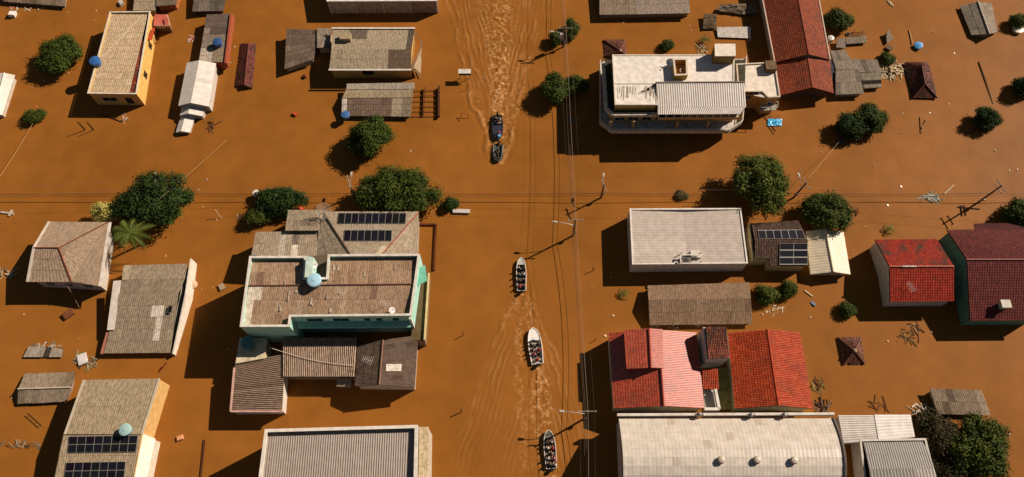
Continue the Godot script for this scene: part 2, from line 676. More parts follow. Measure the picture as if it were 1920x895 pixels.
func tree(label: String, base: Vector3, lobes: Array, n: int, size: float, cols: Array, o := {}) -> void:
	# lobes in metres relative to the base: [x, y, z, rx, ry, rz]
	var r2 := RandomNumberGenerator.new()
	r2.seed = hash(label)
	var t := thing(o.get("called", "tree"), label, o.get("category", "tree"), base, o.get("group", ""))
	var tr := MB.new()
	tr.col = K("#6b5a48")
	var tr_r: float = o.get("trunk", 0.22)
	var top := Vector3.ZERO
	for lo in lobes: top += Vector3(lo[0], lo[1], lo[2])
	top /= lobes.size()
	tr.tube([base + Vector3(0, -0.6, 0), base + top * 0.35 + Vector3(0.1, 0, 0), base + top * 0.75], [tr_r, tr_r * 0.8, tr_r * 0.55], 7)
	for lo in lobes:
		var c := base + Vector3(lo[0], lo[1], lo[2])
		for k in 4:
			var d := Vector3(r2.randfn() * lo[3], absf(r2.randfn()) * lo[4] * 0.6, r2.randfn() * lo[5]) * 0.5
			tr.tube([base + top * r2.randf_range(0.3, 0.6), c * 0.6 + (base + top * 0.6) * 0.4, c + d], [tr_r * 0.5, tr_r * 0.3, tr_r * 0.12], 5)
	put(tr, "trunk", t, M.bark)
	var big := []
	for lo in lobes:
		var c := base + Vector3(lo[0], lo[1], lo[2])
		var ra := Vector3(lo[3], lo[4], lo[5])
		big.append([c, ra * 0.72])
		var sub: int = o.get("sub", 9)
		for k in sub:
			var an := TAU * (k + r2.randf()) / sub
			var el := r2.randf_range(-0.15, 0.95)
			var d := Vector3(cos(an) * sqrt(1.0 - el * el), el, sin(an) * sqrt(1.0 - el * el))
			big.append([c + Vector3(d.x * ra.x, d.y * ra.y, d.z * ra.z) * r2.randf_range(0.6, 0.74), ra * r2.randf_range(0.28, 0.42)])
	var cr := MB.new()
	leaf_cloud(cr, big, n, size, cols, r2)
	put(cr, "crown", t, M.leaf)

func palm(label: String, base: Vector3, h: float, L: float, k: int, o := {}) -> void:
	var r2 := RandomNumberGenerator.new()
	r2.seed = hash(label)
	var t := thing("palm_tree", label, "palm", base)
	var tr := MB.new()
	tr.col = K("#7a6a55")
	var top := base + Vector3(0.1, h, 0.05)
	tr.tube([base + Vector3(0, -0.6, 0), base + Vector3(0.05, h * 0.5, 0), top], [0.2, 0.16, 0.13], 7)
	put(tr, "trunk", t, M.bark)
	for i in k:
		var an := TAU * i / k + r2.randf_range(-0.2, 0.2)
		var d := Vector3(cos(an), 0, sin(an))
		var s := Vector3(-d.z, 0, d.x)
		var rise := r2.randf_range(0.05, 0.6)
		var LL := L * r2.randf_range(0.8, 1.1)
		var mb := MB.new()
		var prev := top
		var seg := 9
		var tone := vary(K(o.get("tone", "#66722f"), 0.62), 0.25)
		for j in range(1, seg + 1):
			var f := float(j) / seg
			var p := top + d * LL * f * (1.0 - 0.12 * f * f) + Vector3.UP * (rise * LL * f - LL * (0.45 + rise * 0.75) * f * f)
			mb.col = tone
			mb.tube([prev, p], [0.025 * (1.2 - f)], 3)
			var wl := LL * 0.17 * sin(PI * minf(1.0, 0.14 + f * 0.88))
			for sd in [-1.0, 1.0]:
				for q in 3:
					var st := prev.lerp(p, 0.17 + 0.33 * q)
					var tip: Vector3 = st + s * sd * wl + d * wl * 0.55 - Vector3.UP * wl * 0.35
					mb.col = vary(tone, 0.2)
					mb.tri(st - d * LL * 0.014, st + d * LL * 0.014, tip)
			prev = p
		put(mb, "frond", t, M.leaf)
# ------------------------------------------------------------------ water
const WX0 := -18.0
const WX1 := 18.0
const WZ0 := -114.0
const WZ1 := -10.0
const WS := 0.16
var gw: int
var gh: int
var foam := PackedFloat32Array()
var wave := PackedFloat32Array()

func crest(pts: Array, w: float, amp: float, fo: float, n1: FastNoiseLite) -> void:
	# a wave running off a boat: a raised line with a trough beside it, breaking here and there
	for k in pts.size() - 1:
		var a := P(pts[k][0], pts[k][1])
		var b := P(pts[k + 1][0], pts[k + 1][1])
		var s0: float = pts[k][2]
		var s1: float = pts[k + 1][2]
		var d := Vector2(b.x - a.x, b.z - a.z)
		var L := d.length()
		d /= L
		var nr := Vector2(-d.y, d.x)
		var ww := w * 3.2
		var i0: int = max(0, int((minf(a.x, b.x) - ww - WX0) / WS))
		var i1: int = min(gw - 1, int((maxf(a.x, b.x) + ww - WX0) / WS))
		var j0: int = max(0, int((minf(a.z, b.z) - ww - WZ0) / WS))
		var j1: int = min(gh - 1, int((maxf(a.z, b.z) + ww - WZ0) / WS))
		for j in range(j0, j1 + 1):
			for i in range(i0, i1 + 1):
				var x := WX0 + i * WS
				var z := WZ0 + j * WS
				var r := Vector2(x - a.x, z - a.z)
				var t := r.dot(d) / L
				if t < 0.0 or t >= 1.0: continue
				var st := lerpf(s0, s1, t)
				var e := r.dot(nr) + n1.get_noise_2d(x * 12.0, z * 12.0) * 0.9
				var g := exp(-e * e / (w * w))
				var g2 := exp(-pow(absf(e) - 1.5 * w, 2.0) / (w * w))
				var br := 0.55 + n1.get_noise_2d(x * 20.0, z * 20.0) * 1.2
				wave[j * gw + i] += st * amp * 0.8 * (g - 0.5 * g2) * maxf(0.05, br) * 0.75
				var ft := pow(g, 3.0) * st * fo * 0.8 * maxf(0.0, br + n1.get_noise_2d(x * 140.0, z * 140.0) * 1.0 - 0.35)
				foam[j * gw + i] = maxf(foam[j * gw + i], ft)

func churn(pts: Array, fo: float, n1: FastNoiseLite, n2: FastNoiseLite) -> void:
	# churned, bubbly trail: [px, py, half width in metres, strength]
	for k in pts.size() - 1:
		var a := P(pts[k][0], pts[k][1])
		var b := P(pts[k + 1][0], pts[k + 1][1])
		var d := Vector2(b.x - a.x, b.z - a.z)
		var L := d.length()
		d /= L
		var ww := maxf(pts[k][2], pts[k + 1][2]) * 1.6
		var i0: int = max(0, int((minf(a.x, b.x) - ww - WX0) / WS))
		var i1: int = min(gw - 1, int((maxf(a.x, b.x) + ww - WX0) / WS))
		var j0: int = max(0, int((minf(a.z, b.z) - ww - WZ0) / WS))
		var j1: int = min(gh - 1, int((maxf(a.z, b.z) + ww - WZ0) / WS))
		for j in range(j0, j1 + 1):
			for i in range(i0, i1 + 1):
				var x := WX0 + i * WS
				var z := WZ0 + j * WS
				var r := Vector2(x - a.x, z - a.z)
				var t := r.dot(d) / L
				if t < 0.0 or t >= 1.0: continue
				var hw := lerpf(pts[k][2], pts[k + 1][2], t)
				var st := lerpf(pts[k][3], pts[k + 1][3], t)
				var e := absf(r.dot(Vector2(-d.y, d.x))) / hw
				var env := clampf(1.35 - e, 0.0, 1.0)
				env = env * env * (3.0 - 2.0 * env)
				var rid := 1.0 - absf(n2.get_noise_2d(x * 50.0, z * 50.0)) * 3.2
				var speck := n1.get_noise_2d(x * 170.0, z * 170.0)
				var f := clampf(rid * 0.9 + speck * 1.1 - 0.3, 0.0, 1.0) * env * st * fo * 1.15
				foam[j * gw + i] = maxf(foam[j * gw + i], f)
				wave[j * gw + i] += env * st * (n1.get_noise_2d(x * 80.0, z * 80.0) * 0.09 + rid * 0.025)

func fan(ax: float, ay: float, sgn: float, length: float, slope: float, lam: float, amp: float, n1: FastNoiseLite) -> void:
	# diverging wavelets inside the V behind a boat, fading with distance
	var a := P(ax, ay)
	for j in range(gh):
		var z := WZ0 + j * WS
		var x := (z - a.z) * sgn
		if x < 0.5 or x > length: continue
		for i in range(gw):
			var yy := WX0 + i * WS - a.x
			var u := absf(yy) / (x * slope + 0.4)
			if u > 1.15: continue
			var env := clampf((u - 0.15) / 0.5, 0.0, 1.0) * clampf((1.15 - u) / 0.25, 0.0, 1.0) * (1.0 - x / length) * minf(1.0, x / 2.0)
			var wp := n1.get_noise_2d(yy * 9.0 + 300.0, z * 9.0) * 0.8
			var ph := (absf(yy) - x * slope * 0.72) / lam + wp
			var sw := sin(TAU * ph)
			var pat := 0.6 + n1.get_noise_2d(yy * 25.0, z * 14.0 + 70.0) * 1.4
			wave[j * gw + i] += amp * env * sw * maxf(0.0, pat)
			var fl := maxf(0.0, sw - 0.4) * env * maxf(0.0, pat - 0.2) * 0.7
			foam[j * gw + i] = maxf(foam[j * gw + i], fl)

func build_water() -> void:
	gw = int((WX1 - WX0) / WS) + 1
	gh = int((WZ1 - WZ0) / WS) + 1
	foam.resize(gw * gh)
	wave.resize(gw * gh)
	var n1 := FastNoiseLite.new()
	n1.seed = 5
	n1.frequency = 0.01
	n1.fractal_octaves = 3
	var n2 := FastNoiseLite.new()
	n2.seed = 9
	n2.frequency = 0.01
	n2.fractal_octaves = 2
	n2.domain_warp_enabled = true
	n2.domain_warp_amplitude = 40.0
	# the two boats coming down the street
	churn([[934, 225, 1.1, 1.2], [936, 190, 1.6, 1.2], [936, 120, 2.3, 1.1], [934, 60, 3.2, 0.85], [930, 10, 4.2, 0.6], [928, -40, 5.0, 0.4]], 1.05, n1, n2)
	churn([[933, 309, 0.9, 0.9], [934, 285, 1.7, 1.3], [933, 262, 1.5, 1.2], [934, 225, 1.5, 0.9]], 1.1, n1, n2)
	churn([[950, 250, 0.8, 0.6], [965, 200, 1.2, 0.55], [975, 150, 1.4, 0.35], [985, 100, 1.6, 0.2]], 0.8, n1, n2)
	churn([[912, 250, 0.7, 0.7], [900, 205, 0.8, 0.4], [885, 150, 1.0, 0.2]], 0.8, n1, n2)
	crest([[919, 296, 0.7], [911, 265, 1.0], [908, 240, 1.0], [886, 196, 0.9], [874, 135, 0.8], [857, 75, 0.7], [840, 25, 0.6], [832, -30, 0.4]], 0.42, 0.2, 0.6, n1)
	crest([[929, 226, 0.8], [905, 170, 0.8], [884, 110, 0.7], [868, 60, 0.6], [858, 10, 0.5]], 0.36, 0.14, 0.45, n1)
	crest([[915, 205, 0.4], [893, 140, 0.5], [878, 80, 0.5], [872, 20, 0.4]], 0.3, 0.08, 0.3, n1)
	crest([[947, 300, 0.7], [955, 262, 1.0], [962, 240, 1.0], [974, 190, 0.9], [986, 135, 0.8], [996, 90, 0.7], [1004, 40, 0.5]], 0.42, 0.2, 0.6, n1)
	crest([[940, 222, 0.8], [957, 180, 0.8], [968, 140, 0.7], [976, 90, 0.6], [984, 30, 0.5]], 0.36, 0.14, 0.55, n1)
	crest([[950, 120, 0.3], [962, 60, 0.4], [972, 0, 0.4]], 0.32, 0.09, 0.3, n1)
	crest([[905, 70, 0.3], [895, 30, 0.4], [890, -10, 0.4]], 0.32, 0.09, 0.2, n1)
	# the three boats going up the street
	churn([[978, 548, 0.4, 1.0], [974, 570, 0.6, 0.9], [972, 640, 0.7, 0.6], [973, 720, 0.8, 0.5], [980, 800, 1.0, 0.4], [990, 895, 1.1, 0.3]], 0.8, n1, n2)
	churn([[981, 552, 0.5, 0.8], [996, 590, 1.5, 0.6], [1004, 620, 1.2, 0.35]], 0.8, n1, n2)
	churn([[970, 560, 0.5, 0.8], [958, 585, 0.9, 0.5], [945, 610, 0.9, 0.2]], 0.8, n1, n2)
	crest([[972, 552, 1.0], [956, 580, 0.9], [940, 612, 0.8], [922, 655, 0.7], [905, 705, 0.6], [888, 755, 0.5], [866, 815, 0.4]], 0.34, 0.13, 0.55, n1)
	crest([[984, 552, 1.0], [1000, 580, 0.9], [1016, 606, 0.9], [1028, 640, 0.7], [1042, 672, 0.7], [1050, 700, 0.5]], 0.34, 0.13, 0.6, n1)
	crest([[988, 520, 0.5], [1000, 556, 0.6], [1006, 575, 0.3]], 0.25, 0.08, 0.3, n1)
	churn([[1010, 690, 0.6, 1.0], [1014, 720, 1.5, 1.0], [1016, 760, 1.9, 0.85], [1017, 800, 1.8, 0.6], [1022, 850, 1.3, 0.35], [1020, 895, 1.3, 0.2]], 1.0, n1, n2)
	crest([[1020, 645, 0.6], [1032, 675, 0.9], [1042, 705, 0.9], [1050, 735, 0.7], [1062, 775, 0.4]], 0.3, 0.12, 0.55, n1)
	crest([[1002, 686, 0.6], [994, 720, 0.6], [990, 770, 0.5], [985, 830, 0.3]], 0.32, 0.09, 0.25, n1)
	crest([[1040, 835, 0.7], [1050, 862, 0.9], [1062, 892, 0.7], [1070, 920, 0.5]], 0.28, 0.11, 0.45, n1)
	churn([[1033, 882, 0.6, 0.9], [1036, 910, 1.2, 0.8], [1038, 935, 1.4, 0.6]], 1.0, n1, n2)
	crest([[925, 720, 0.3], [890, 800, 0.4], [860, 880, 0.3]], 0.5, 0.05, 0.0, n1)
	crest([[950, 660, 0.3], [920, 760, 0.4], [900, 860, 0.3]], 0.5, 0.05, 0.0, n1)
	crest([[1070, 640, 0.3], [1078, 720, 0.4], [1084, 800, 0.3]], 0.5, 0.04, 0.0, n1)
	fan(933, 262, -1.0, 62.0, 0.30, 0.95, 0.05, n1)
	fan(934, 215, -1.0, 55.0, 0.24, 0.8, 0.045, n1)
	fan(978, 548, 1.0, 34.0, 0.40, 0.9, 0.035, n1)
	fan(1008, 684, 1.0, 24.0, 0.40, 0.8, 0.035, n1)
	fan(1033, 882, 1.0, 18.0, 0.4, 0.8, 0.05, n1)
	var v := PackedVector3Array()
	var nn := PackedVector3Array()
	var cc := PackedColorArray()
	var ix := PackedInt32Array()
	var base := K("#9f662c", 0.9)
	var fo_c := K("#d9ab74", 0.98)
	for j in gh:
		for i in gw:
			var ed := minf(minf(i, gw - 1 - i), minf(j, gh - 1 - j)) / 8.0
			wave[j * gw + i] = wave[j * gw + i] * clampf(ed, 0.0, 1.0)
			var x := WX0 + i * WS
			var z := WZ0 + j * WS
			v.append(Vector3(x, wave[j * gw + i], z))
			cc.append(base.lerp(fo_c, clampf(foam[j * gw + i], 0.0, 0.9)))
	for j in gh:
		for i in gw:
			var l := wave[j * gw + max(i - 1, 0)]
			var r := wave[j * gw + min(i + 1, gw - 1)]
			var u := wave[max(j - 1, 0) * gw + i]
			var d := wave[min(j + 1, gh - 1) * gw + i]
			nn.append(Vector3(l - r, WS * 2.0, u - d).normalized())
	for j in gh - 1:
		for i in gw - 1:
			var a := j * gw + i
			ix.append_array([a, a + 1, a + gw, a + 1, a + gw + 1, a + gw])
	# the sheet goes on far beyond the frame
	var xe := WX0 + (gw - 1) * WS
	var ze := WZ0 + (gh - 1) * WS
	var F := 1500.0
	for rc in [[-F, -F, F, WZ0], [-F, WZ0, WX0, ze], [xe, WZ0, F, ze], [-F, ze, F, F]]:
		var s := v.size()
		for c in [[rc[0], rc[1]], [rc[2], rc[1]], [rc[2], rc[3]], [rc[0], rc[3]]]:
			v.append(Vector3(c[0], 0, c[1]))
			nn.append(Vector3.UP)
			cc.append(base)
		ix.append_array([s, s + 1, s + 2, s, s + 2, s + 3])
	var arr := []
	arr.resize(Mesh.ARRAY_MAX)
	arr[Mesh.ARRAY_VERTEX] = v
	arr[Mesh.ARRAY_NORMAL] = nn
	arr[Mesh.ARRAY_COLOR] = cc
	arr[Mesh.ARRAY_INDEX] = ix
	var m := ArrayMesh.new()
	m.add_surface_from_arrays(Mesh.PRIMITIVE_TRIANGLES, arr)
	var o := MeshInstance3D.new()
	o.name = "flood_water"
	o.mesh = m
	o.material_override = M.water
	add_child(o)
	meta(o, "brown silty flood water with boat wakes", "water", "", "structure")
# ------------------------------------------------------------------ buildings, west side
func simple_roof(called: String, label: String, q: Array, cols: Array, o := {}) -> Node3D:
	# a building of which only a one-slope roof and the tops of its walls stand out of the water
	var w := Q(q)
	var t := thing(called, label, o.get("category", "building"), centre(w), o.get("group", ""))
	sheets(t, w, cols, o)
	ring_walls(t, lowered(w, o.get("ov", 0.3), 0.18), o.get("wall", K("#b8a890")))
	return t

func gable_house(called: String, label: String, g: Dictionary, lc: Array, rc: Array, wall: Color, o := {}) -> Node3D:
	var t := thing(called, label, o.get("category", "house"), centre(g.ring), o.get("group", ""))
	if o.get("clay", false):
		tiles(t, g.L, lc, o)
		tiles(t, g.R, rc, o)
		ridge(t, g.R[0], g.R[1], o.get("ridge", rc[0]), 0.15)
	else:
		sheets(t, g.L, lc, o)
		sheets(t, g.R, rc, o)
		if o.get("cap", true):
			var mb := MB.new()
			mb.col = o.get("ridge", rc[0])
			mb.tube([g.R[0] + Vector3.UP * 0.05, g.R[1] + Vector3.UP * 0.05], [0.13], 6)
			put(mb, "ridge_cap", t, M.fibre)
	ring_walls(t, lowered(g.ring, o.get("ov", 0.35), 0.2), wall)
	return t

func buildings_west() -> void:
	var fib := [K("#a3927a"), K("#94846e"), K("#b3a48c"), K("#7d6e5c")]
	var fib_dark := [K("#7a6a58"), K("#6a5b4b"), K("#8c7c68"), K("#5c4e42")]
	var white := [K("#e8e0d4"), K("#d8d0c4")]
	# far top-left corner
	simple_roof("shed", "grey sheet roof cut by the top left corner of the picture", [[-10, -30, 0.9], [126, -30, 0.9], [121, 12, 0.7], [6, 3, 0.7]], fib_dark, {"vary": 0.16})
	simple_roof("shed", "grey roof at the top edge behind the yellow house", [[254, -30, 1.7], [292, -30, 1.7], [291, 20, 1.4], [249, 20, 1.4]], fib, {"vary": 0.12})
	simple_roof("shed", "brown roof with orange edge at the top behind the yellow house", [[292, -30, 1.9], [340, -30, 1.9], [329, 9, 1.6], [292, 12, 1.6]], fib_dark, {"vary": 0.12, "wall": K("#b06a44")})
	# sagging dark roof: two planes meeting in a trough
	var t := thing("shed", "dark sagging roof at the top edge above the long narrow house", "building", P(392, 5, 0))
	sheets(t, Q([[366, -30, 1.7], [394, -30, 1.3], [392, 21, 0.9], [360, 22, 1.2]]), [K("#6c6156"), K("#5c5248"), K("#7a6c5e")], {"vary": 0.2})
	sheets(t, Q([[394, -30, 1.3], [426, -30, 1.7], [418, 21, 1.2], [392, 21, 0.9]]), [K("#6c6156"), K("#5c5248"), K("#7a6c5e")], {"vary": 0.2})
	ring_walls(t, lowered(Q([[366, -30, 1.5], [426, -30, 1.5], [418, 21, 1.0], [360, 22, 1.0]]), 0.4, 0.35), K("#5a5048"))

	# yellow house
	var yel := K("#e0b868")
	var ring := Q([[206, 23, 3.6], [282, 22, 3.6], [256, 177, 3.6], [164, 176, 3.6]])
	t = thing("house", "yellow house with beige sheet roof and white rim, blue tank at its edge", "house", centre(ring))
	sheets(t, Q([[208, 26, 3.45], [277, 26, 3.35], [242, 174, 3.35], [167, 174, 3.45]]), [K("#c4ac8a"), K("#b8a080"), K("#ccb698")], {"vary": 0.04, "l": 1.5, "w": 1.1, "amp": 0.04})
	tiles(t, Q([[271, 77, 3.45], [254, 174, 3.45], [243, 174, 3.2], [262, 77, 3.2]]), [K("#b4553a"), K("#a04832"), K("#c87a5c")], {"vary": 0.25})
	var wp := ring_walls(t, lowered(ring, 0.12, 0.02), yel)
	rim(t, ring, K("#e6dcc8"), "coping", 0.04, 0.24, 0.1, 0.06)
	for i in 4:
		var a: Vector3 = wp[i]
		var b: Vector3 = wp[(i + 1) % 4]
		var mid := (a + b) * 0.5 - centre(ring)
		if absf(mid.x) > absf(mid.z) and mid.x > 0:
			for s in [0.3, 0.66, 0.93]: window(t, a, b, s, 1.7, 1.1, 1.1, K("#5a4a3a"))
		if mid.z > 0 and absf(mid.z) > absf(mid.x):
			window(t, a, b, 0.35, 1.9, 2.6, 1.0, K("#c8b8a0"))
			window(t, a, b, 0.75, 1.5, 1.2, 1.6, K("#8a7a68"))
	var bal := Q([[289, 27, 2.3], [313, 27, 2.3], [318, 48, 2.3], [287, 48, 2.3]])
	slab(t, bal, 0.25, K("#c86a58"), "balcony_floor")
	ring_walls(t, lowered(bal, 0.3, 0.26), K("#7a5a44"), "balcony_wall")
	for e in [[[313, 27, 2.3], [318, 48, 2.3]], [[318, 48, 2.3], [289, 48, 2.3]]]:
		var a := P(e[0][0], e[0][1], 3.1)
		var b := P(e[1][0], e[1][1], 3.1)
		var mb := MB.new()
		mb.col = K("#d8a888")
		mb.beam(a, b, 0.12, 0.12)
		for k in 6:
			var c := a.lerp(b, (k + 0.3) / 6.0)
			mb.beam(c - Vector3.UP * 0.05, c - Vector3.UP * 0.78, 0.06, 0.06)
		put(mb, "railing", t, M.paint)
	slab(t, Q([[286, 50, 2.9], [291, 51, 2.7], [284, 75, 2.7], [275, 74, 2.9]]), 0.1, K("#b04428"), "awning")
	tank("bright blue water tank at the edge of the beige roof on the yellow house", P(182, 120, 3.6), 0.95, 1.2, K("#3f6ea8"), K("#35639c"))
	var cord := MB.new()
	cord.col = K("#d8cbb0")
	var pts := []
	for k in 13:
		var f := k / 12.0
		pts.append(P(lerpf(268, 190, f), lerpf(27, 108, f), 3.6 + 0.02))
	cord.tube(pts, [0.05], 5)
	lone(cord, "cable", "pale cable lying diagonally across the beige roof of the yellow house", "cable", M.plastic, P(230, 66, 0))

	# long narrow house with patchwork roof
	var nar := Q([[387, 27, 2.1], [431, 26, 2.1], [419, 117, 2.0], [372, 117, 2.0]])
	t = thing("house", "long narrow house with patched grey roof next to the white gabled one", "house", centre(nar))
	sheets(t, nar, [K("#85786a"), K("#6e6156"), K("#978a7a")], {"vary": 0.14, "patches": [[0, 0, 1, 0.3, K("#6a5c52")], [0.25, 0.3, 1, 0.45, K("#5e5148")], [0.0, 0.7, 0.62, 1.0, K("#b8ab98")], [0.62, 0.7, 1, 1, K("#8c7c66")]], "l": 1.6})
	ring_walls(t, lowered(nar, 0.05, 0.2), K("#b0583c"))
	slab(t, Q([[431, 25, 2.5], [435, 25, 2.5], [424, 118, 2.4], [420, 118, 2.4]]), 1.4, K("#a8583c"), "side_wall")
	tank("dark blue water tank on the patched grey roof of the narrow house", P(410, 84, 2.15), 0.85, 1.1, K("#38598c"), K("#2f5080"))

	# white gabled house stepping down in three lengths
	t = thing("house", "white metal gabled house stepping down in three lengths", "house", P(366, 160, 0))
	var steps := [[[350, 118], [373, 113], [405, 119], [334, 199], [357, 193], [392, 200], 1.9, 2.8], [[341, 199], [356, 195], [386, 201], [337, 217], [353, 213], [379, 218], 1.1, 1.8], [[339, 217], [348, 214], [366, 219], [329, 249], [339, 246], [356, 249], 0.5, 1.0]]
	for s in steps:
		var g := gable(t, s[0], s[1], s[2], s[3], s[4], s[5], s[6], s[7])
		sheets(t, g.L, white, {"mat": M.sheet_metal, "w": 1.0, "l": 9.0, "amp": 0.025, "pitch": 0.5, "vary": 0.02, "piece": "roof_panel"})
		sheets(t, g.R, white, {"mat": M.sheet_metal, "w": 1.0, "l": 9.0, "amp": 0.025, "pitch": 0.5, "vary": 0.02, "piece": "roof_panel"})
		ring_walls(t, lowered(g.ring, 0.15, 0.15), K("#c8c0b4"))
	# sunken dark red roof
	var g := gable(t, [452, 81], [466, 82], [480, 81], [441, 162], [458, 160], [473, 166], 0.15, 1.0)
	gable_house("shed", "narrow sunken dark red tile roof beside the long narrow house", g, [K("#744238"), K("#68382f"), K("#80493e")], [K("#744238"), K("#68382f"), K("#80493e")], K("#5a4a40"), {"clay": true, "miss": 0.06, "vary": 0.3, "ov": 0.2, "category": "building", "grow": 0.4, "deck": K("#3a2824")})
	# left edge
	g = gable(t, [-40, 139], [8, 137], [28, 141], [-60, 215], [-12, 213], [4, 216], 1.2, 1.9)
	gable_house("shed", "cream white roof cut off by the left edge of the picture", g, white, white, K("#c8bca8"), {"mat": M.sheet_metal, "w": 1.0, "l": 9.0, "amp": 0.02, "vary": 0.02, "piece": "roof_panel", "category": "building"})

	# hipped house in the left middle
	var hipc := [K("#a69078"), K("#9c866e")]
	var c1 := P(92, 416, 3.6)
	var c2 := P(203, 417, 3.6)
	var c3 := P(184, 537, 3.6)
	var c4 := P(51, 529, 3.6)
	var r1 := P(63, 465, 4.7)
	var r2 := P(110, 465, 4.9)
	var f1 := P(134, 529, 3.6)
	t = thing("house", "house with grey hipped sheet roof beside the palm and yellow bush", "house", centre([c1, c2, c3, c4]))
	sheets(t, [r1, r2, c2, c1], hipc, {"vary": 0.03, "mend": 0.02, "pitch": 0.28})
	sheets(t, [r2, r1, c4, f1], hipc, {"vary": 0.03, "mend": 0.02, "pitch": 0.28})
	sheets(t, [r2, r2 + (f1 - r2) * 0.05, f1, c2], hipc, {"vary": 0.03, "mend": 0.02, "pitch": 0.28})
	sheets(t, [f1 + Vector3(0, 0.004, 0), c2 + Vector3(0, 0.004, 0), c3, f1 + (c3 - f1) * 0.4], hipc, {"vary": 0.03, "mend": 0.02, "l": 6.0})
	for e in [[r1, r2], [r2, c2], [r2, f1]]: ridge(t, e[0] + Vector3.UP * 0.06, e[1] + Vector3.UP * 0.06, K("#8c4f3a"), 0.11)
	wp = ring_walls(t, lowered([c1, c2, c3, c4], 0.55, 0.25), K("#c8beb0"))
	for i in 4:
		var mid: Vector3 = (wp[i] + wp[(i + 1) % 4]) * 0.5 - centre(wp)
		if mid.z > 0 and absf(mid.z) > absf(mid.x) * 0.7:
			for s in [0.2, 0.5, 0.8]: window(t, wp[i], wp[(i + 1) % 4], s, 1.9, 1.3, 1.1, K("#d8d0c4"))
	for e in [[c1, r1], [r1, c4]]:
		var mb := MB.new()
		mb.col = K("#d8cdbc")
		mb.beam(e[0] + Vector3.UP * 0.05, e[1] + Vector3.UP * 0.05, 0.4, 0.12)
		put(mb, "barge_board", t, M.paint)
	var gut := MB.new()
	gut.col = K("#e0d6c8")
	gut.beam(c2 + Vector3(0.2, -0.05, 0), c3 + Vector3(0.2, -0.05, 0), 0.5, 0.12)
	put(gut, "gutter", t, M.paint)

	# white-walled house with white cross of new sheets
	t = thing("house", "house with white side walls and a white L of sheets on its roof", "house", P(270, 580, 0))
	var wf := [K("#9a8a74"), K("#8e7e68"), K("#a6967e")]
	sheets(t, Q([[228, 525, 2.7], [346, 523, 2.7], [351, 495, 2.2], [231, 498, 2.2]]), wf, {"vary": 0.1})
	sheets(t, Q([[228, 525, 2.68], [346, 523, 2.68], [334, 551, 2.3], [222, 551, 2.3]]), wf, {"vary": 0.1})
	sheets(t, Q([[222, 551, 2.55], [334, 551, 2.55], [319, 662, 0.9], [194, 663, 0.9]]), wf, {"vary": 0.05, "w": 1.0, "l": 2.0, "patches": [[0.6, 0.12, 0.84, 0.36, K("#dcd0be")], [0.72, 0.36, 0.84, 0.82, K("#d8ccba")], [0.0, 0.0, 0.0, 0.0, K("#d8ccba")]]})
	slab(t, Q([[212, 527, 2.85], [226, 526, 2.85], [213, 619, 1.75], [200, 619, 1.75]]), 0.12, K("#e2d8ca"), "side_gutter")
	slab(t, Q([[199, 622, 1.4], [204, 622, 1.4], [193, 664, 0.9], [187, 664, 0.9]]), 0.5, K("#b87860"), "low_wall")
	var wl := MB.new()
	wl.col = K("#e6dccc")
	for e in [[[356, 485, 2.4], [346, 552, 2.7]], [[346, 552, 2.7], [322, 664, 1.0]]]:
		var a := P(e[0][0], e[0][1], e[0][2])
		var b := P(e[1][0], e[1][1], e[1][2])
		wl.prism([Vector3(a.x, -0.9, a.z), Vector3(b.x, -0.9, b.z), Vector3(b.x + 0.22, -0.9, b.z), Vector3(a.x + 0.22, -0.9, a.z)], [a, b, b + Vector3(0.22, 0, 0), a + Vector3(0.22, 0, 0)])
	put(wl, "wall", t, M.paint)
	ring_walls(t, lowered(Q([[231, 498, 2.0], [349, 496, 2.0], [342, 551, 2.2], [316, 662, 0.8], [196, 663, 0.8], [216, 551, 2.2]]), 0.25, 0.2), K("#c8bca8"))
	solar(t, Q([[316, 574, 2.4], [324, 574, 2.4], [322, 587, 2.25], [314, 587, 2.25]]), 1, 1)

	# bottom-left house with solar panels
	var bei := [K("#a8967a"), K("#9e8c70"), K("#b0a084")]
	t = thing("house", "beige roofed house with two rows of solar panels and cream side wall", "house", P(205, 800, 0))
	sheets(t, Q([[155, 713, 4.1], [298, 710, 4.1], [264, 815, 4.4], [120, 815, 4.4]]), bei, {"vary": 0.03, "w": 1.0, "l": 4.5, "mend": 0.03})
	sheets(t, Q([[118, 817, 4.35], [264, 816, 4.35], [242, 935, 3.7], [94, 935, 3.7]]), bei, {"vary": 0.04, "w": 1.0, "l": 3.0})
	solar(t, Q([[130, 819, 4.36], [259, 817, 4.36], [255, 848, 4.2], [127, 850, 4.2]]), 8, 2)
	solar(t, Q([[125, 868, 4.1], [236, 866, 4.1], [233, 898, 3.9], [120, 900, 3.9]]), 7, 2)
	ring = Q([[155, 713, 4.0], [299, 710, 4.0], [266, 816, 4.0], [244, 935, 3.6], [94, 935, 3.6], [119, 816, 4.0]])
	wp = ring_walls(t, lowered(ring, 0.1, 0.15), K("#d8b070"))
	slab(t, Q([[266, 813, 3.6], [291, 823, 2.5], [268, 935, 2.5], [244, 935, 3.4]]), 0.12, K("#efe6d8"), "side_roof")
	ring_walls(t, lowered(Q([[266, 813, 2.3], [291, 823, 2.3], [268, 935, 2.3], [244, 935, 2.3]]), 0.2, 0.2), K("#e0d4c0"))
	for e in [[[157, 713, 4.15], [121, 815, 4.45]], [[298, 710, 4.15], [265, 815, 4.45]]]:
		var mb := MB.new()
		mb.col = K("#c8bca6")
		mb.beam(P(e[0][0], e[0][1], e[0][2]), P(e[1][0], e[1][1], e[1][2]), 0.3, 0.16)
		put(mb, "gutter", t, M.paint)
	tank("pale green water tank above the solar panels of the beige house", P(239, 808, 4.45), 0.85, 1.0, K("#8fb0ac"), K("#9dbdb8"))

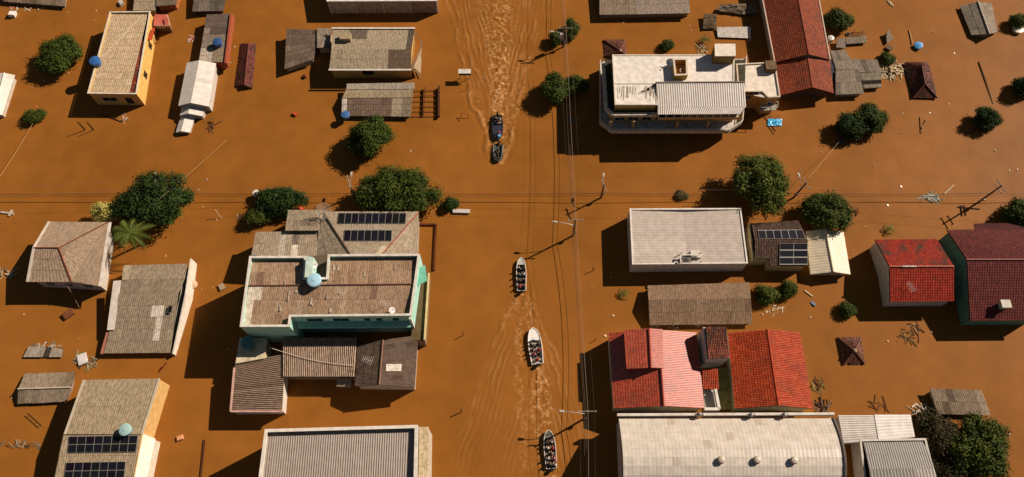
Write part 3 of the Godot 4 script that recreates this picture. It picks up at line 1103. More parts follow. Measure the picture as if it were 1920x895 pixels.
	# low roof left of it
	g = gable(t, [46, 701], [33, 730], [32, 758], [141, 698], [132, 727], [124, 754], 0.5, 1.2)
	gable_house("shed", "small sunken grey roof with pale ridge at the left edge", g, [K("#92826e"), K("#847460")], [K("#92826e"), K("#847460")], K("#9a8a78"), {"vary": 0.14, "ov": 0.3, "category": "building", "jit": 0.08, "ridge": K("#c8bca8")})
	simple_roof("shed", "broken grey roof slab surrounded by rubble at the left edge", [[54, 648, 0.6], [118, 654, 0.55], [115, 670, 0.3], [43, 670, 0.3]], [K("#a89c8c"), K("#988a78"), K("#b8ac9c")], {"vary": 0.12, "jit": 0.15, "miss": 0.06, "amp": 0.02, "ov": 0.3})
# ------------------------------------------------------------------ buildings, centre
func buildings_centre() -> void:
	var fib := [K("#9c8c76"), K("#8e7e6a"), K("#aa9a84"), K("#78695a")]
	var t: Node3D
	var ring: Array
	var wp: Array
	# hall at the top edge
	ring = Q([[613, 3, 3.2], [820, 2, 3.2], [812, -70, 3.2], [600, -70, 3.2]])
	t = thing("hall", "white hall with four grey wall bays at the top edge", "building", centre(ring))
	wp = ring_walls(t, ring, K("#cfc8bc"), "wall", 0.25)
	rim(t, ring, K("#efe8de"), "coping", 0.06, 0.4, 0.15)
	slab(t, lowered(ring, 0.3, 0.35), 0.15, K("#b8b0a4"), "roof_slab")
	for i in 4:
		var a: Vector3 = wp[i]
		var b: Vector3 = wp[(i + 1) % 4]
		if ((a + b) * 0.5 - centre(ring)).z > 3.0:
			var x := (b - a).normalized()
			var nrm := Vector3(-x.z, 0, x.x)
			var bs := Basis(x, Vector3.UP, nrm)
			for k in 4:
				var mb := MB.new()
				mb.col = [K("#b8b4ac"), K("#a8a49c"), K("#b0aca4"), K("#a09488")][k]
				mb.box(a.lerp(b, (k + 0.5) / 4.0) * Vector3(1, 0, 1) + Vector3.UP * 1.3 + nrm * 0.04, Vector3((b - a).length() / 4.0 - 0.35, 3.2, 0.08), bs)
				put(mb, "wall_panel", t, M.concrete)
			for k in 5:
				var mb := MB.new()
				mb.col = K("#d8d0c4")
				mb.box(a.lerp(b, clampf(k / 4.0, 0.012, 0.988)) * Vector3(1, 0, 1) + Vector3.UP * 1.1 + nrm * 0.09, Vector3(0.25, 3.8, 0.18), bs)
				put(mb, "pilaster", t, M.paint)

	# yellow house with grey patched roof
	var g := gable(self, [623, 55], [621, 93], [617, 129], [777, 55], [771, 93], [770, 129], 3.1, 3.6)
	t = thing("house", "ochre house with patched grey roof below the white hall", "house", centre(g.ring))
	sheets(t, Q([[621, 93, 3.6], [771, 93, 3.6], [777, 55, 3.1], [623, 55, 3.1]]), [K("#a4957c"), K("#9a8b74")], {"vary": 0.05, "patches": [[0.22, 0.5, 0.44, 1.0, K("#6c6052")], [0.92, 0.0, 1.0, 1.0, K("#5e5246")]]})
	sheets(t, Q([[621, 93, 3.62], [771, 93, 3.62], [770, 129, 3.1], [617, 129, 3.1]]), [K("#a4957c"), K("#9a8b74")], {"vary": 0.05, "patches": [[0.71, 0.0, 1.0, 1.0, K("#6a5a4a")]]})
	wp = ring_walls(t, lowered(Q([[623, 55, 3.1], [777, 55, 3.1], [770, 129, 3.1], [617, 129, 3.1]]), 0.25, 0.16), K("#d8ac5c"))
	for i in 4:
		if ((wp[i] + wp[(i + 1) % 4]) * 0.5 - centre(wp)).z > 2.0:
			window(t, wp[i], wp[(i + 1) % 4], 0.46, 1.7, 2.0, 1.0, K("#6a5a48"), null, 3)
	for e in [[[616, 131, 3.2], [771, 131, 3.2]], [[622, 53, 3.3], [778, 53, 3.3]]]:
		var mb := MB.new()
		mb.col = K("#ded6c8")
		mb.beam(P(e[0][0], e[0][1], e[0][2]), P(e[1][0], e[1][1], e[1][2]), 0.35, 0.14)
		put(mb, "gutter", t, M.paint)
	var hb := MB.new()
	hb.col = K("#a89878")
	hb.box(P(648, 70, 3.85), Vector3(2.0, 0.9, 1.5))
	put(hb, "roof_hatch", t, M.paint)
	# wrecked awning on its right side
	var aw := MB.new()
	aw.col = K("#8c7a62")
	for e in [[[780, 62, 3.0], [791, 78, 2.0]], [[791, 78, 2.0], [772, 130, 2.6]], [[772, 130, 2.6], [788, 140, 1.2]], [[791, 78, 2.0], [788, 145, 0.3]], [[778, 60, 3.0], [772, 130, 2.8]]]:
		aw.beam(P(e[0][0], e[0][1], e[0][2]), P(e[1][0], e[1][1], e[1][2]), 0.14, 0.1)
	put(aw, "awning_frame", t, M.wood)
	var ac := MB.new()
	ac.col = K("#a8967a")
	var a1 := P(790, 90, 2.0)
	var a2 := P(775, 127, 2.5)
	var a3 := P(789, 137, 0.8)
	ac.prism([a1 - Vector3.UP * 0.03, a2 - Vector3.UP * 0.03, a3 - Vector3.UP * 0.03], [a1, a2, a3])
	put(ac, "awning_sheet", t, M.fibre)

	# sheds around it
	simple_roof("shed", "dark brown sheet roof left of the ochre house", [[537, 54, 1.9], [596, 56, 1.9], [588, 112, 1.4], [533, 130, 1.4]], [K("#6e5e50"), K("#5e5044"), K("#7c6c5c")], {"vary": 0.14, "w": 1.0, "l": 1.4})
	simple_roof("shed", "small grey roof piece between brown roof and ochre house", [[594, 53, 2.2], [621, 53, 2.2], [618, 88, 1.9], [594, 91, 1.9]], [K("#988a78"), K("#84766a")], {"vary": 0.18, "jit": 0.1, "l": 1.4})
	t = simple_roof("shed", "low speckled tile roof in front of the ochre house", [[641, 185, 1.6], [773, 184, 1.6], [770, 219, 0.8], [640, 217, 0.8]], [K("#7c6858"), K("#6e5a4c"), K("#8a7666")], {"vary": 0.14, "w": 0.9, "l": 1.1, "patches": [[0.73, 0, 0.85, 1, K("#a8987f")], [0.85, 0, 1, 1, K("#8c7c66")], [0, 0, 0.08, 1, K("#ccc0b0")]]})
	sheets(t, Q([[641, 184, 1.62], [774, 183, 1.62], [774, 168, 1.3], [648, 169, 1.3]]), [K("#98886e"), K("#a4947a")], {"vary": 0.08})
	sheets(t, Q([[650, 157, 1.5], [777, 155, 1.5], [777, 167, 1.35], [649, 168, 1.35]]), [K("#a69a8a"), K("#b8ac9c"), K("#8a7e70")], {"vary": 0.12, "l": 1.6})
	tank("mid blue water tank half under the tree by the speckled roof", P(649, 219, 0.9), 0.75, 0.9, K("#4a74a4"), K("#40699a"))
	# roofless steel carport, mostly under water
	t = thing("carport", "rusty roofless carport frame in the water beside the speckled roof", "carport", P(798, 190, 0))
	for yy in [170, 180, 190, 200, 209, 218]:
		var mb := MB.new()
		mb.col = K("#8a4a2c")
		mb.beam(P(773, yy, 0.25), P(822, yy - 1, 0.25), 0.1, 0.1)
		put(mb, "rafter", t, M.paint)
	for e in [[[823, 162, 0.5], [823, 219, 0.5], 0.35], [[797, 163, 0.5], [794, 216, 0.4], 0.12]]:
		var mb := MB.new()
		mb.col = K("#5a3424")
		mb.beam(P(e[0][0], e[0][1], e[0][2]), P(e[1][0], e[1][1], e[1][2]), e[2], 0.4)
		put(mb, "edge_beam", t, M.paint)
	for e in [[773, 170], [823, 163], [823, 218], [773, 218]]:
		var mb := MB.new()
		mb.col = K("#5a3424")
		mb.beam(P(e[0], e[1], 0.3), P(e[0], e[1], 0.3) - Vector3.UP * 1.2, 0.14, 0.14)
		put(mb, "post", t, M.paint)

	# ------------------------------------------------ rear wings of the turquoise building
	t = simple_roof("house", "grey roof wing behind the turquoise building, beside the mesh dish", [[540, 394, 3.6], [602, 394, 3.6], [598, 433, 4.3], [534, 433, 4.3]], fib, {"vary": 0.06, "category": "house", "ov": 0.2})
	t = simple_roof("house", "grey patched roof wing with pale sheet left behind the turquoise building", [[479, 435, 3.6], [597, 434, 3.6], [593, 487, 4.4], [471, 479, 4.4]], fib, {"vary": 0.07, "category": "house", "ov": 0.2, "patches": [[0.63, 0.34, 0.72, 1.0, K("#d2c6b0")], [0.42, 0.0, 0.47, 1.0, K("#b8ac9a")]]})
	var srf := [K("#a69680"), K("#9a8a74"), K("#b0a08a")]
	t = thing("house", "hipped grey roof with two rows of solar panels behind the turquoise building", "house", P(700, 440, 0))
	sheets(t, Q([[655, 480, 5.7], [717, 478, 5.7], [785, 397, 4.0], [606, 397, 4.0]]), srf, {"vary": 0.05, "patches": [[0.8, 0.0, 1.0, 0.3, K("#c8b898")]]})
	sheets(t, Q([[655, 480, 5.68], [606, 398, 4.0], [597, 434, 3.9], [594, 487, 4.0]]), srf, {"vary": 0.06, "w": 1.2})
	sheets(t, Q([[717, 478, 5.68], [782, 480, 4.0], [784, 438, 4.0], [785, 398, 4.0]]), srf, {"vary": 0.05, "w": 1.2})
	ring_walls(t, lowered(Q([[606, 397, 3.9], [785, 397, 3.9], [782, 480, 3.9], [594, 487, 3.9]]), 0.3, 0.25), K("#b0a48e"))
	ridge(t, P(657, 478, 5.75), P(606, 398, 4.1), K("#6a5648"), 0.12)
	ridge(t, P(717, 477, 5.75), P(785, 398, 4.1), K("#b0604c"), 0.12)
	solar(t, Q([[635, 400, 4.12], [762, 400, 4.12], [760, 420, 4.52], [633, 420, 4.52]]), 10, 1)
	solar(t, Q([[646, 432, 4.75], [735, 432, 4.75], [734, 453, 5.16], [644, 453, 5.16]]), 7, 1)
	dish("large mesh satellite dish on the grey roof behind the turquoise building", P(608, 402, 4.1), 1.3, Vector3(0.5, 0.8, 0.45), K("#a89c8a"), true)
	# low wall beside it
	var mb := MB.new()
	mb.col = K("#6a3a22")
	for e in [[[787, 422, 0.3], [818, 422, 0.3]], [[818, 422, 0.3], [814, 508, 0.3]]]:
		mb.beam(P(e[0][0], e[0][1], 0.0), P(e[1][0], e[1][1], 0.0), 0.3, 0.7)
	lone(mb, "garden_wall", "reddish drowned garden wall right of the solar roof", "wall", M.concrete, P(805, 450, 0))

	# ------------------------------------------------ turquoise building
	var teal := K("#b2e2d2")
	var HP := 8.0
	ring = Q([[468, 481, HP], [574, 481, HP], [571, 521, HP], [612, 521, HP], [615, 478, HP], [787, 477, HP], [771, 592, HP], [545, 594, HP], [543, 613, HP], [450, 613, HP]])
	t = thing("building", "turquoise building with brown sheet roof behind parapets and a tank", "building", centre(ring))
	wp = ring_walls(t, ring, teal, "wall", 0.25)
	rim(t, ring, K("#e4ddd0"), "coping", 0.05, 0.36, 0.1)
	var rf := [K("#a4886e"), K("#967a62"), K("#b0967c"), K("#886c58")]
	var rp := [[0.0, 0.0, 0.0, 0.0, K("#d8ccb8")]]
	sheets(t, Q([[466, 537, 7.75], [574, 536, 7.75], [572, 484, 7.3], [471, 485, 7.3]]), rf, {"vary": 0.08, "mend": 0.1, "patches": rp})
	sheets(t, Q([[612, 536, 7.75], [777, 534, 7.75], [784, 481, 7.3], [617, 482, 7.3]]), rf, {"vary": 0.07, "mend": 0.1, "patches": [[0.14, 0.8, 0.22, 1, K("#b8a890")]]})
	sheets(t, Q([[573, 536, 7.74], [613, 536, 7.74], [612, 523, 7.6], [573, 523, 7.6]]), rf, {"vary": 0.07})
	sheets(t, Q([[466, 537, 7.76], [777, 534, 7.76], [768, 588, 7.3], [458, 590, 7.3]]), rf, {"vary": 0.08, "mend": 0.1, "patches": [[0, 0, 0.055, 1.0, K("#dccfba")], [0.055, 0.0, 0.085, 0.5, K("#d8cbb6")]]})
	sheets(t, Q([[458, 589, 7.34], [543, 589, 7.34], [541, 609, 7.15], [454, 609, 7.15]]), rf, {"vary": 0.08, "mend": 0.1, "patches": [[0, 0, 0.15, 1.0, K("#dccfba")]]})
	ridge(t, P(466, 536, 7.84), P(777, 533, 7.84), K("#7a5044"), 0.12)
	# scattered pale mends and litter on the roof
	for k in 20:
		var u := rng.randf_range(480, 760)
		var vv := rng.randf_range(492, 585)
		if u > 565 and u < 620 and vv < 545: continue
		var pm := MB.new()
		pm.col = vary(K("#b8a894"), 0.15)
		var hh: float = lerpf(7.4, 7.82, 1.0 - absf(vv - 536) / 54.0) + 0.06
		pm.box(P(u, vv, hh), Vector3(rng.randf_range(0.12, 0.4), 0.03, rng.randf_range(0.3, 1.3)), Basis(Vector3.UP, rng.randf_range(-0.15, 0.15)))
		put(pm, "roof_patch", t, M.fibre)
	# stair head and notch floor
	ring = Q([[574, 481, 8.9], [588, 483, 8.9], [584, 520, 8.9], [571, 521, 8.9]])
	ring_walls(t, ring, K("#bfe0d0"), "stair_wall", 0.2, 5.0)
	slab(t, ring, 0.12, K("#c8dccf"), "stair_roof", -0.13)
	slab(t, Q([[574, 521, 6.2], [612, 521, 6.2], [615, 478, 6.2], [574, 481, 6.2]]), 0.1, K("#6a5a4a"), "notch_floor")
	# facade: windows and balcony on the street-side wall
	for i in wp.size():
		var a: Vector3 = wp[i]
		var b: Vector3 = wp[(i + 1) % wp.size()]
		if (b - a).length() > 15.0 and ((a + b) * 0.5).z > centre(wp).z:
			for s in [[0.18, 2.3], [0.4, 2.3], [0.62, 0.8], [0.72, 0.8], [0.86, 0.8]]:
				window(t, a, b, s[0], 6.5, s[1], 0.8, K("#50786a"), null, 2)
			for s in [[0.2, 2.6], [0.45, 2.6], [0.7, 2.0]]:
				window(t, a, b, s[0], 3.9, s[1], 1.4, K("#50786a"), null, 2)
			var x := (b - a).normalized()
			var nrm := Vector3(-x.z, 0, x.x)
			var led := MB.new()
			led.col = K("#9ad0bc")
			led.box((a + b) * 0.5 * Vector3(1, 0, 1) + Vector3.UP * 5.35 + nrm * 0.5, Vector3((b - a).length() - 0.8, 0.25, 1.0), Basis(x, Vector3.UP, nrm))
			put(led, "ledge", t, M.paint)
			var pil := MB.new()
			pil.col = K("#e0ece0")
			pil.box(b * Vector3(1, 0, 1) + Vector3.UP * 3.4 + nrm * 0.25 - x * 0.2, Vector3(0.35, 8.6, 0.45), Basis(x, Vector3.UP, nrm))
			put(pil, "pilaster", t, M.paint)
	# turquoise awning box and mossy side terrace
	slab(t, Q([[779, 507, 6.6], [797, 497, 6.6], [801, 527, 6.3], [780, 536, 6.3]]), 0.12, K("#7cc4ae"), "side_awning")
	var ter := Q([[785, 512, 3.4], [804, 512, 3.4], [796, 638, 3.4], [770, 638, 3.4]])
	slab(t, ter, 0.2, K("#6a5a3c"), "side_terrace")
	ring_walls(t, lowered(ter, 0.05, 0.22), K("#8a7a60"), "terrace_wall")
	var tp := MB.new()
	tp.col = K("#e0c890")
	tp.beam(P(804, 513, 3.6), P(796, 638, 3.6), 0.25, 0.5)
	put(tp, "terrace_parapet", t, M.paint)
	tank("light blue water tank with ribbed lid on the turquoise building", P(592, 530, 7.85), 1.05, 1.3, K("#8fb8cc"), K("#a4cadb"))
	dish("small white satellite dish at the stair head of the turquoise building", P(590, 500, 8.0), 0.5, Vector3(0.5, 0.8, 0.3), K("#e0dcd4"))
	dish("white satellite dish near the front right corner of the brown sheet roof", P(735, 584, 7.5), 0.5, Vector3(0.6, 0.8, 0.2), K("#dcd6cc"))
	aerial("television aerial near the front right corner of the turquoise building", P(722, 574, 7.5), 1.3, 0.6)

	# ------------------------------------------------ street-side annexes
	var chan := {"w": 0.62, "l": 12.0, "pitch": 0.62, "amp": 0.22, "vary": 0.07, "piece": "channel_tile"}
	var chc := [K("#a8927e"), K("#9c8672"), K("#b4a08c")]
	ring = Q([[441, 682, 2.9], [535, 664, 2.9], [528, 771, 2.7], [433, 772, 2.7]])
	t = thing("annex", "annex with deep crosswise ribs, white wall and pink rim", "building", centre(ring))
	sheets(t, Q([[433, 772, 2.75], [441, 682, 2.95], [535, 664, 2.95], [528, 771, 2.75]]), chc, chan)
	ring_walls(t, lowered(ring, 0.1, 0.15), K("#d8ccc0"))
	for e in [[[439, 690, 3.1], [432, 772, 2.9]], [[432, 772, 2.9], [528, 772, 2.9]]]:
		var rb := MB.new()
		rb.col = K("#d0a898")
		rb.beam(P(e[0][0], e[0][1], e[0][2]), P(e[1][0], e[1][1], e[1][2]), 0.25, 0.25)
		put(rb, "rim", t, M.paint)
	ring = Q([[530, 640, 3.2], [669, 640, 3.2], [664, 707, 3.0], [530, 707, 3.0]])
	t = thing("annex", "annex with deep lengthwise ribs below the turquoise facade", "building", centre(ring))
	sheets(t, Q([[530, 634, 3.3], [669, 634, 3.3], [664, 707, 3.1], [530, 707, 3.1]]), chc, chan)
	ring_walls(t, lowered(ring, 0.3, 0.2), K("#8a7a68"))
	ring = Q([[449, 634, 3.4], [500, 634, 3.4], [496, 672, 3.4], [441, 682, 3.4]])
	t = thing("annex", "cream flat roof with dark green tank at the turquoise building's corner", "building", centre(ring))
	slab(t, ring, 0.2, K("#d8c8a8"), "roof_slab", 0.0, M.concrete)
	ring_walls(t, lowered(ring, 0.15, 0.21), K("#c8b898"))
	tank("dark green water tank in the shade of the turquoise building", P(468, 646, 3.4), 1.0, 1.2, K("#3c6a66"), K("#447570"))
	g = gable(self, [670, 648], [718, 638], [784, 629], [665, 725], [711, 722], [778, 727], 3.2, 4.5)
	t = gable_house("house", "dark brown gabled roof with one white sheet near the boats' street", g, [K("#66564a"), K("#5a4a3e"), K("#706052")], [K("#66564a"), K("#5a4a3e"), K("#706052")], K("#cfc4b4"), {"vary": 0.08, "w": 0.9, "l": 1.6, "ridge": K("#8a6a58"), "patches": [[0.5, 0.0, 0.5, 0.0, K("#ddd2c0")]]})
	var wpch := MB.new()
	wpch.col = K("#e2d8c8")
	wpch.prism(ccw([P(724, 683, 4.27), P(753, 683, 3.79), P(752, 696, 3.79), P(724, 696, 4.27)]), ccw([P(724, 683, 4.35), P(753, 683, 3.87), P(752, 696, 3.87), P(724, 696, 4.35)]))
	put(wpch, "roof_patch", t, M.fibre)
	aerial("spidery television aerial on the dark brown gabled roof", P(692, 680, 3.7), 1.5, 0.3)
	simple_roof("shed", "tiny grey roof tucked beside the dark brown gable", [[632, 709, 2.0], [659, 709, 2.0], [657, 725, 1.8], [630, 725, 1.8]], fib, {"vary": 0.1})
	var hose := MB.new()
	hose.col = K("#c8bcaa")
	var pts := []
	for k in 15:
		var f := k / 14.0
		pts.append(P(lerpf(505, 664, f), 652 + 34.0 * f + 6.0 * sin(f * PI), 3.55))
	hose.tube(pts, [0.05], 5)
	lone(hose, "hose", "pale hose sagging across the ribbed annex roofs", "hose", M.plastic, P(585, 680, 0))

	# big hall at the bottom centre
	var HB := 7.4
	ring = Q([[497, 806, HB], [783, 798, HB], [780, 940, HB], [480, 940, HB]])
	t = thing("hall", "hall with ribbed grey metal roof and white rim at the bottom edge", "building", centre(ring))
	ring_walls(t, ring, K("#d8d0c4"), "wall", 0.3)
	rim(t, ring, K("#e8e0d2"), "coping", 0.05, 0.45, 0.12)
	sheets(t, Q([[501, 811, 6.8], [778, 804, 6.8], [774, 938, 6.6], [486, 938, 6.6]]), [K("#9c8f82"), K("#94877a"), K("#a4978a")], {"w": 1.0, "l": 14.0, "pitch": 0.34, "amp": 0.07, "vary": 0.03, "mat": M.sheet_metal, "piece": "roof_panel"})
	sheets(t, Q([[786, 801, 6.3], [804, 801, 6.1], [802, 935, 6.1], [783, 935, 6.3]]), [K("#c0ae8c"), K("#b4a280")], {"w": 1.0, "l": 1.1, "vary": 0.06, "called": "side_roof"})
	ring_walls(t, lowered(Q([[785, 801, 6.0], [804, 801, 6.0], [802, 935, 6.0], [783, 935, 6.0]]), 0.1, 0.2), K("#c8bca8"), "side_wall")
# ------------------------------------------------------------------ buildings, east side
func buildings_east() -> void:
	var t: Node3D
	var ring: Array
	var wp: Array
	var g: Dictionary
	# top edge
	var q := Q([[1124, -30, 1.7], [1290, -30, 1.7], [1294, 25, 1.3], [1124, 28, 1.3]])
	t = thing("shed", "long flat grey roof, half rough half smooth, at the top edge", "building", centre(q))
	sheets(t, Q([[1124, -30, 1.7], [1190, -30, 1.7], [1192, 27, 1.3], [1124, 28, 1.3]]), [K("#8c7c68"), K("#7c6c5a"), K("#98886e")], {"vary": 0.08})
	sheets(t, Q([[1190, -30, 1.75], [1290, -30, 1.75], [1294, 25, 1.35], [1192, 27, 1.35]]), [K("#96887a"), K("#8c7e70")], {"vary": 0.04, "amp": 0.015, "w": 1.6})
	ring_walls(t, lowered(q, 0.3, 0.2), K("#8a7c6c"))

	# ------------------------------------------------ the large ochre and white corner building
	var och := K("#dcae62")
	var lower := Q([[1124, 118, 2.6], [1124, 232, 2.6], [1146, 249, 2.6], [1366, 249, 2.6], [1391, 232, 2.6], [1398, 160, 2.6], [1398, 110, 2.6]])
	t = thing("building", "large ochre corner building with white flat roof, grey roof and wrap-round balcony", "building", P(1262, 180, 0))
	# lower storey and its balcony deck
	var lw := lowered(Q([[1136, 112, 2.4], [1136, 222, 2.4], [1152, 234, 2.4], [1360, 234, 2.4], [1380, 222, 2.4], [1390, 160, 2.4], [1390, 110, 2.4]]), 0.0, 0.1)
	ring_walls(t, lw, K("#a89a88"), "lower_wall", 0.25)
	slab(t, lower, 0.25, K("#cfc6ba"), "balcony_floor", 0.0, M.concrete)
	var low_edge := inset(ccw(lower), 0.08)
	for i in low_edge.size():
		var a: Vector3 = low_edge[i]
		var b: Vector3 = low_edge[(i + 1) % low_edge.size()]
		var x := (b - a).normalized()
		var nrm := Vector3(-x.z, 0, x.x)
		if nrm.z < -0.5: continue
		var mb := MB.new()
		mb.col = K("#c8bca8")
		mb.box((a + b) * 0.5 + Vector3.UP * 0.35, Vector3((b - a).length(), 0.7, 0.14), Basis(x, Vector3.UP, nrm))
		put(mb, "balcony_parapet", t, M.concrete)
		var rl := MB.new()
		rl.col = K("#d8d0c2")
		rl.beam(a + Vector3.UP * 1.05, b + Vector3.UP * 1.05, 0.1, 0.07)
		var k := int((b - a).length() / 1.4)
		for s in k: rl.beam(a.lerp(b, (s + 0.5) / k) + Vector3.UP * 0.7, a.lerp(b, (s + 0.5) / k) + Vector3.UP * 1.04, 0.05, 0.05)
		put(rl, "railing", t, M.metal)
	# middle storey
	var HM := 5.4
	var midr := Q([[1130, 112, HM], [1136, 206, HM], [1149, 218, HM], [1385, 218, HM], [1397, 204, HM], [1398, 112, HM]])
	wp = ring_walls(t, lowered(midr, 0.7, 0.2), och, "upper_wall", 0.25, 2.6)
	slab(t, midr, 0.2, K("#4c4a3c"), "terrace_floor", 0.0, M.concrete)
	for i in wp.size():
		var a: Vector3 = wp[i]
		var b: Vector3 = wp[(i + 1) % wp.size()]
		if (b - a).length() > 12.0 and ((a + b) * 0.5).z > centre(wp).z + 2.0:
			for s in 9: window(t, a, b, (s + 0.5) / 9.0, 4.0, 1.7, 1.5, K("#d0c6b4"), null, 2)
	for px in [1146, 1189, 1272, 1330]:
		var mb := MB.new()
		mb.col = K("#b89868")
		var c := P(px, 222, HM)
		mb.box(Vector3(c.x, 3.9, c.z + 0.4), Vector3(0.4, 2.6, 0.4))
		put(mb, "column", t, M.paint)
	var fas := MB.new()
	fas.col = K("#e0a850")
	fas.beam(P(1233, 221, HM - 0.15), P(1384, 221, HM - 0.15), 0.3, 0.75)
	put(fas, "fascia", t, M.paint)
	# terrace parapet on the left and front left
	for e in [[[1131, 118], [1136, 205]], [[1136, 205], [1149, 217]], [[1149, 217], [1232, 216]]]:
		var a := P(e[0][0], e[0][1], HM + 0.2)
		var b := P(e[1][0], e[1][1], HM + 0.2)
		var mb := MB.new()
		mb.col = K("#d2c2ae")
		mb.beam(a + Vector3.UP * 0.15, b + Vector3.UP * 0.15, 0.55, 0.7)
		put(mb, "terrace_parapet", t, M.concrete)
	# top storey under the white roof
	var HT := 7.4
	var top := Q([[1148, 103, HT], [1377, 103, HT], [1377, 154, HT], [1232, 156, HT], [1233, 197, HT], [1153, 197, HT]])
	ring_walls(t, lowered(top, 0.12, 0.1), och, "top_wall", 0.25, HM)
	slab(t, top, 0.22, K("#f0e8dc"), "white_roof", 0.0, M.paint)
	rim(t, Q([[1148, 103, HT], [1377, 103, HT], [1377, 154, HT], [1232, 156, HT], [1233, 197, HT], [1153, 197, HT]]), K("#e8dcc8"), "roof_edge", 0.02, 0.22, 0.1)
	var seam := MB.new()
	seam.col = K("#cfc4b4")
	seam.beam(P(1152, 157, HT + 0.04), P(1230, 157, HT + 0.04), 0.12, 0.06)
	put(seam, "roof_seam", t, M.paint)
	# dark mould streaks on the front strip of the white roof
	for k in 17:
		var sx := 1157.0 + k * 4.3 + rng.randf_range(-1.5, 1.5)
		if k in [9, 10, 11]: continue
		var mb := MB.new()
		mb.col = vary(K("#a89c8c"), 0.06)
		var y0 := rng.randf_range(161, 166)
		var y1 := rng.randf_range(174, 190)
		var a := P(sx, y0, HT + 0.004)
		var b := P(sx + rng.randf_range(-1, 1), y1, HT + 0.004)
		var hw := rng.randf_range(0.09, 0.22)
		mb.quad(a + Vector3(-hw * 0.5, 0, 0), b + Vector3(-hw, 0, 0), b + Vector3(hw * 0.4, 0, 0), a + Vector3(hw, 0, 0))
		put(mb, "mould_stain", t, M.paint)
	# grey ribbed roof over the front right, with window band below it
	var gr := Q([[1230, 155, 7.7], [1396, 154, 7.7], [1399, 201, 7.35], [1386, 214, 7.3], [1233, 215, 7.3]])
	sheets(t, [gr[0], gr[1], P(1399, 201, 7.35), P(1233, 201, 7.4)], [K("#b8afa4"), K("#b0a79c"), K("#c0b7ac")], {"w": 1.15, "l": 6.0, "pitch": 0.38, "amp": 0.05, "vary": 0.04, "mat": M.sheet_metal, "piece": "roof_panel", "called": "grey_roof"})
	sheets(t, [P(1233, 201, 7.39), P(1398, 201, 7.34), gr[3], gr[4]], [K("#b8afa4"), K("#b0a79c"), K("#c0b7ac")], {"w": 1.15, "l": 6.0, "pitch": 0.38, "amp": 0.05, "vary": 0.04, "mat": M.sheet_metal, "piece": "roof_panel", "called": "grey_roof"})
	var gw2 := lowered(gr, 0.35, 0.25)
	wp = ring_walls(t, gw2, och, "top_wall", 0.2, HM)
	for i in wp.size():
		var a: Vector3 = wp[i]
		var b: Vector3 = wp[(i + 1) % wp.size()]
		if ((a + b) * 0.5).z > centre(wp).z + 1.5:
			var k: int = max(1, roundi((b - a).length() / 1.3))
			for s in k: window(t, a, b, (s + 0.5) / k, 6.45, (b - a).length() / k - 0.1, 1.0, K("#d8d4cc"), null, 1)
	var bk := MB.new()
	bk.col = K("#8a7e70")
	bk.beam(P(1230, 155, 7.72), P(1397, 154, 7.72), 0.2, 0.3)
	put(bk, "roof_flashing", t, M.paint)
	# open tank pit on the white roof, with coiled hose inside
	var pit := Q([[1262, 110, 8.6], [1289, 110, 8.6], [1290, 141, 8.6], [1265, 142, 8.6]])
	ring_walls(t, pit, K("#d8a850"), "tank_pit_wall", 0.3, HT)
	rim(t, pit, K("#e0d4c0"), "tank_pit_rim", 0.02, 0.32, 0.06)
	slab(t, lowered(pit, 0.3, 1.1), 0.05, K("#c89440"), "tank_pit_floor")
	var hs := MB.new()
	hs.col = K("#c8b898")
	var pts := []
	for k in 40:
		var an := k * 0.45
		pts.append(P(1279, 131, 7.6) + Vector3(cos(an) * (0.35 + 0.004 * k), 0.012 * k, sin(an) * 0.55 + (0.5 if k > 20 else 0.0)))
	hs.tube(pts, [0.05], 5)
	lone(hs, "hose", "coiled hose inside the ochre pit on the white roof", "hose", M.plastic, P(1279, 131, 7.6))
	O = t.position
	# stair tower
	var tw := Q([[1340, 82, 9.7], [1379, 82, 9.7], [1380, 105, 9.7], [1341, 105, 9.7]])
	ring_walls(t, lowered(tw, 0.05, 0.12), K("#8c7444"), "tower_wall", 0.25, HM)
	slab(t, tw, 0.14, K("#f0e6d4"), "tower_roof")
	# lower right wing
	var HW := 5.2
	var wing := Q([[1380, 121, HW], [1440, 118, HW], [1455, 130, HW], [1463, 183, HW], [1440, 184, HW], [1429, 173, HW], [1384, 173, HW]])
	wp = ring_walls(t, lowered(wing, 0.12, 0.1), K("#d8a85c"), "wing_wall", 0.25)
	slab(t, wing, 0.2, K("#efe4d2"), "wing_roof")
	for i in wp.size():
		var a: Vector3 = wp[i]
		var b: Vector3 = wp[(i + 1) % wp.size()]
		if ((a + b) * 0.5).z > centre(wp).z + 1.0 and (b - a).length() > 2.0:
			window(t, a, b, 0.5, 3.5, 1.1, 1.0, K("#e0dcd4"))
	rim(t, Q([[1380, 121, HW], [1440, 118, HW], [1455, 130, HW], [1463, 183, HW], [1440, 184, HW], [1429, 173, HW], [1384, 173, HW]]), K("#d8cab4"), "wing_rim", 0.02, 0.25, 0.22)
	var ch := MB.new()
	ch.col = K("#7a6448")
	ch.box(P(1444, 126, 5.6), Vector3(1.9, 1.4, 1.9))
	put(ch, "chimney_block", t, M.concrete)
	var wb := Q([[1426, 196, 3.0], [1457, 196, 3.0], [1456, 207, 3.0], [1424, 207, 3.0]])
	slab(t, wb, 0.2, K("#a89c88"), "wing_balcony")
	rim(t, wb, K("#c8c2b6"), "wing_railing", 0.0, 0.08, 0.06, 0.85)
	dish("white satellite dish on the white flat roof beside the ochre pit", P(1255, 122, 7.4), 0.7, Vector3(-0.3, 0.8, 0.5), K("#ece6da"))

	# ------------------------------------------------ long red tiled house, top right
	var red := [K("#9c4c2e"), K("#904428"), K("#a85636")]
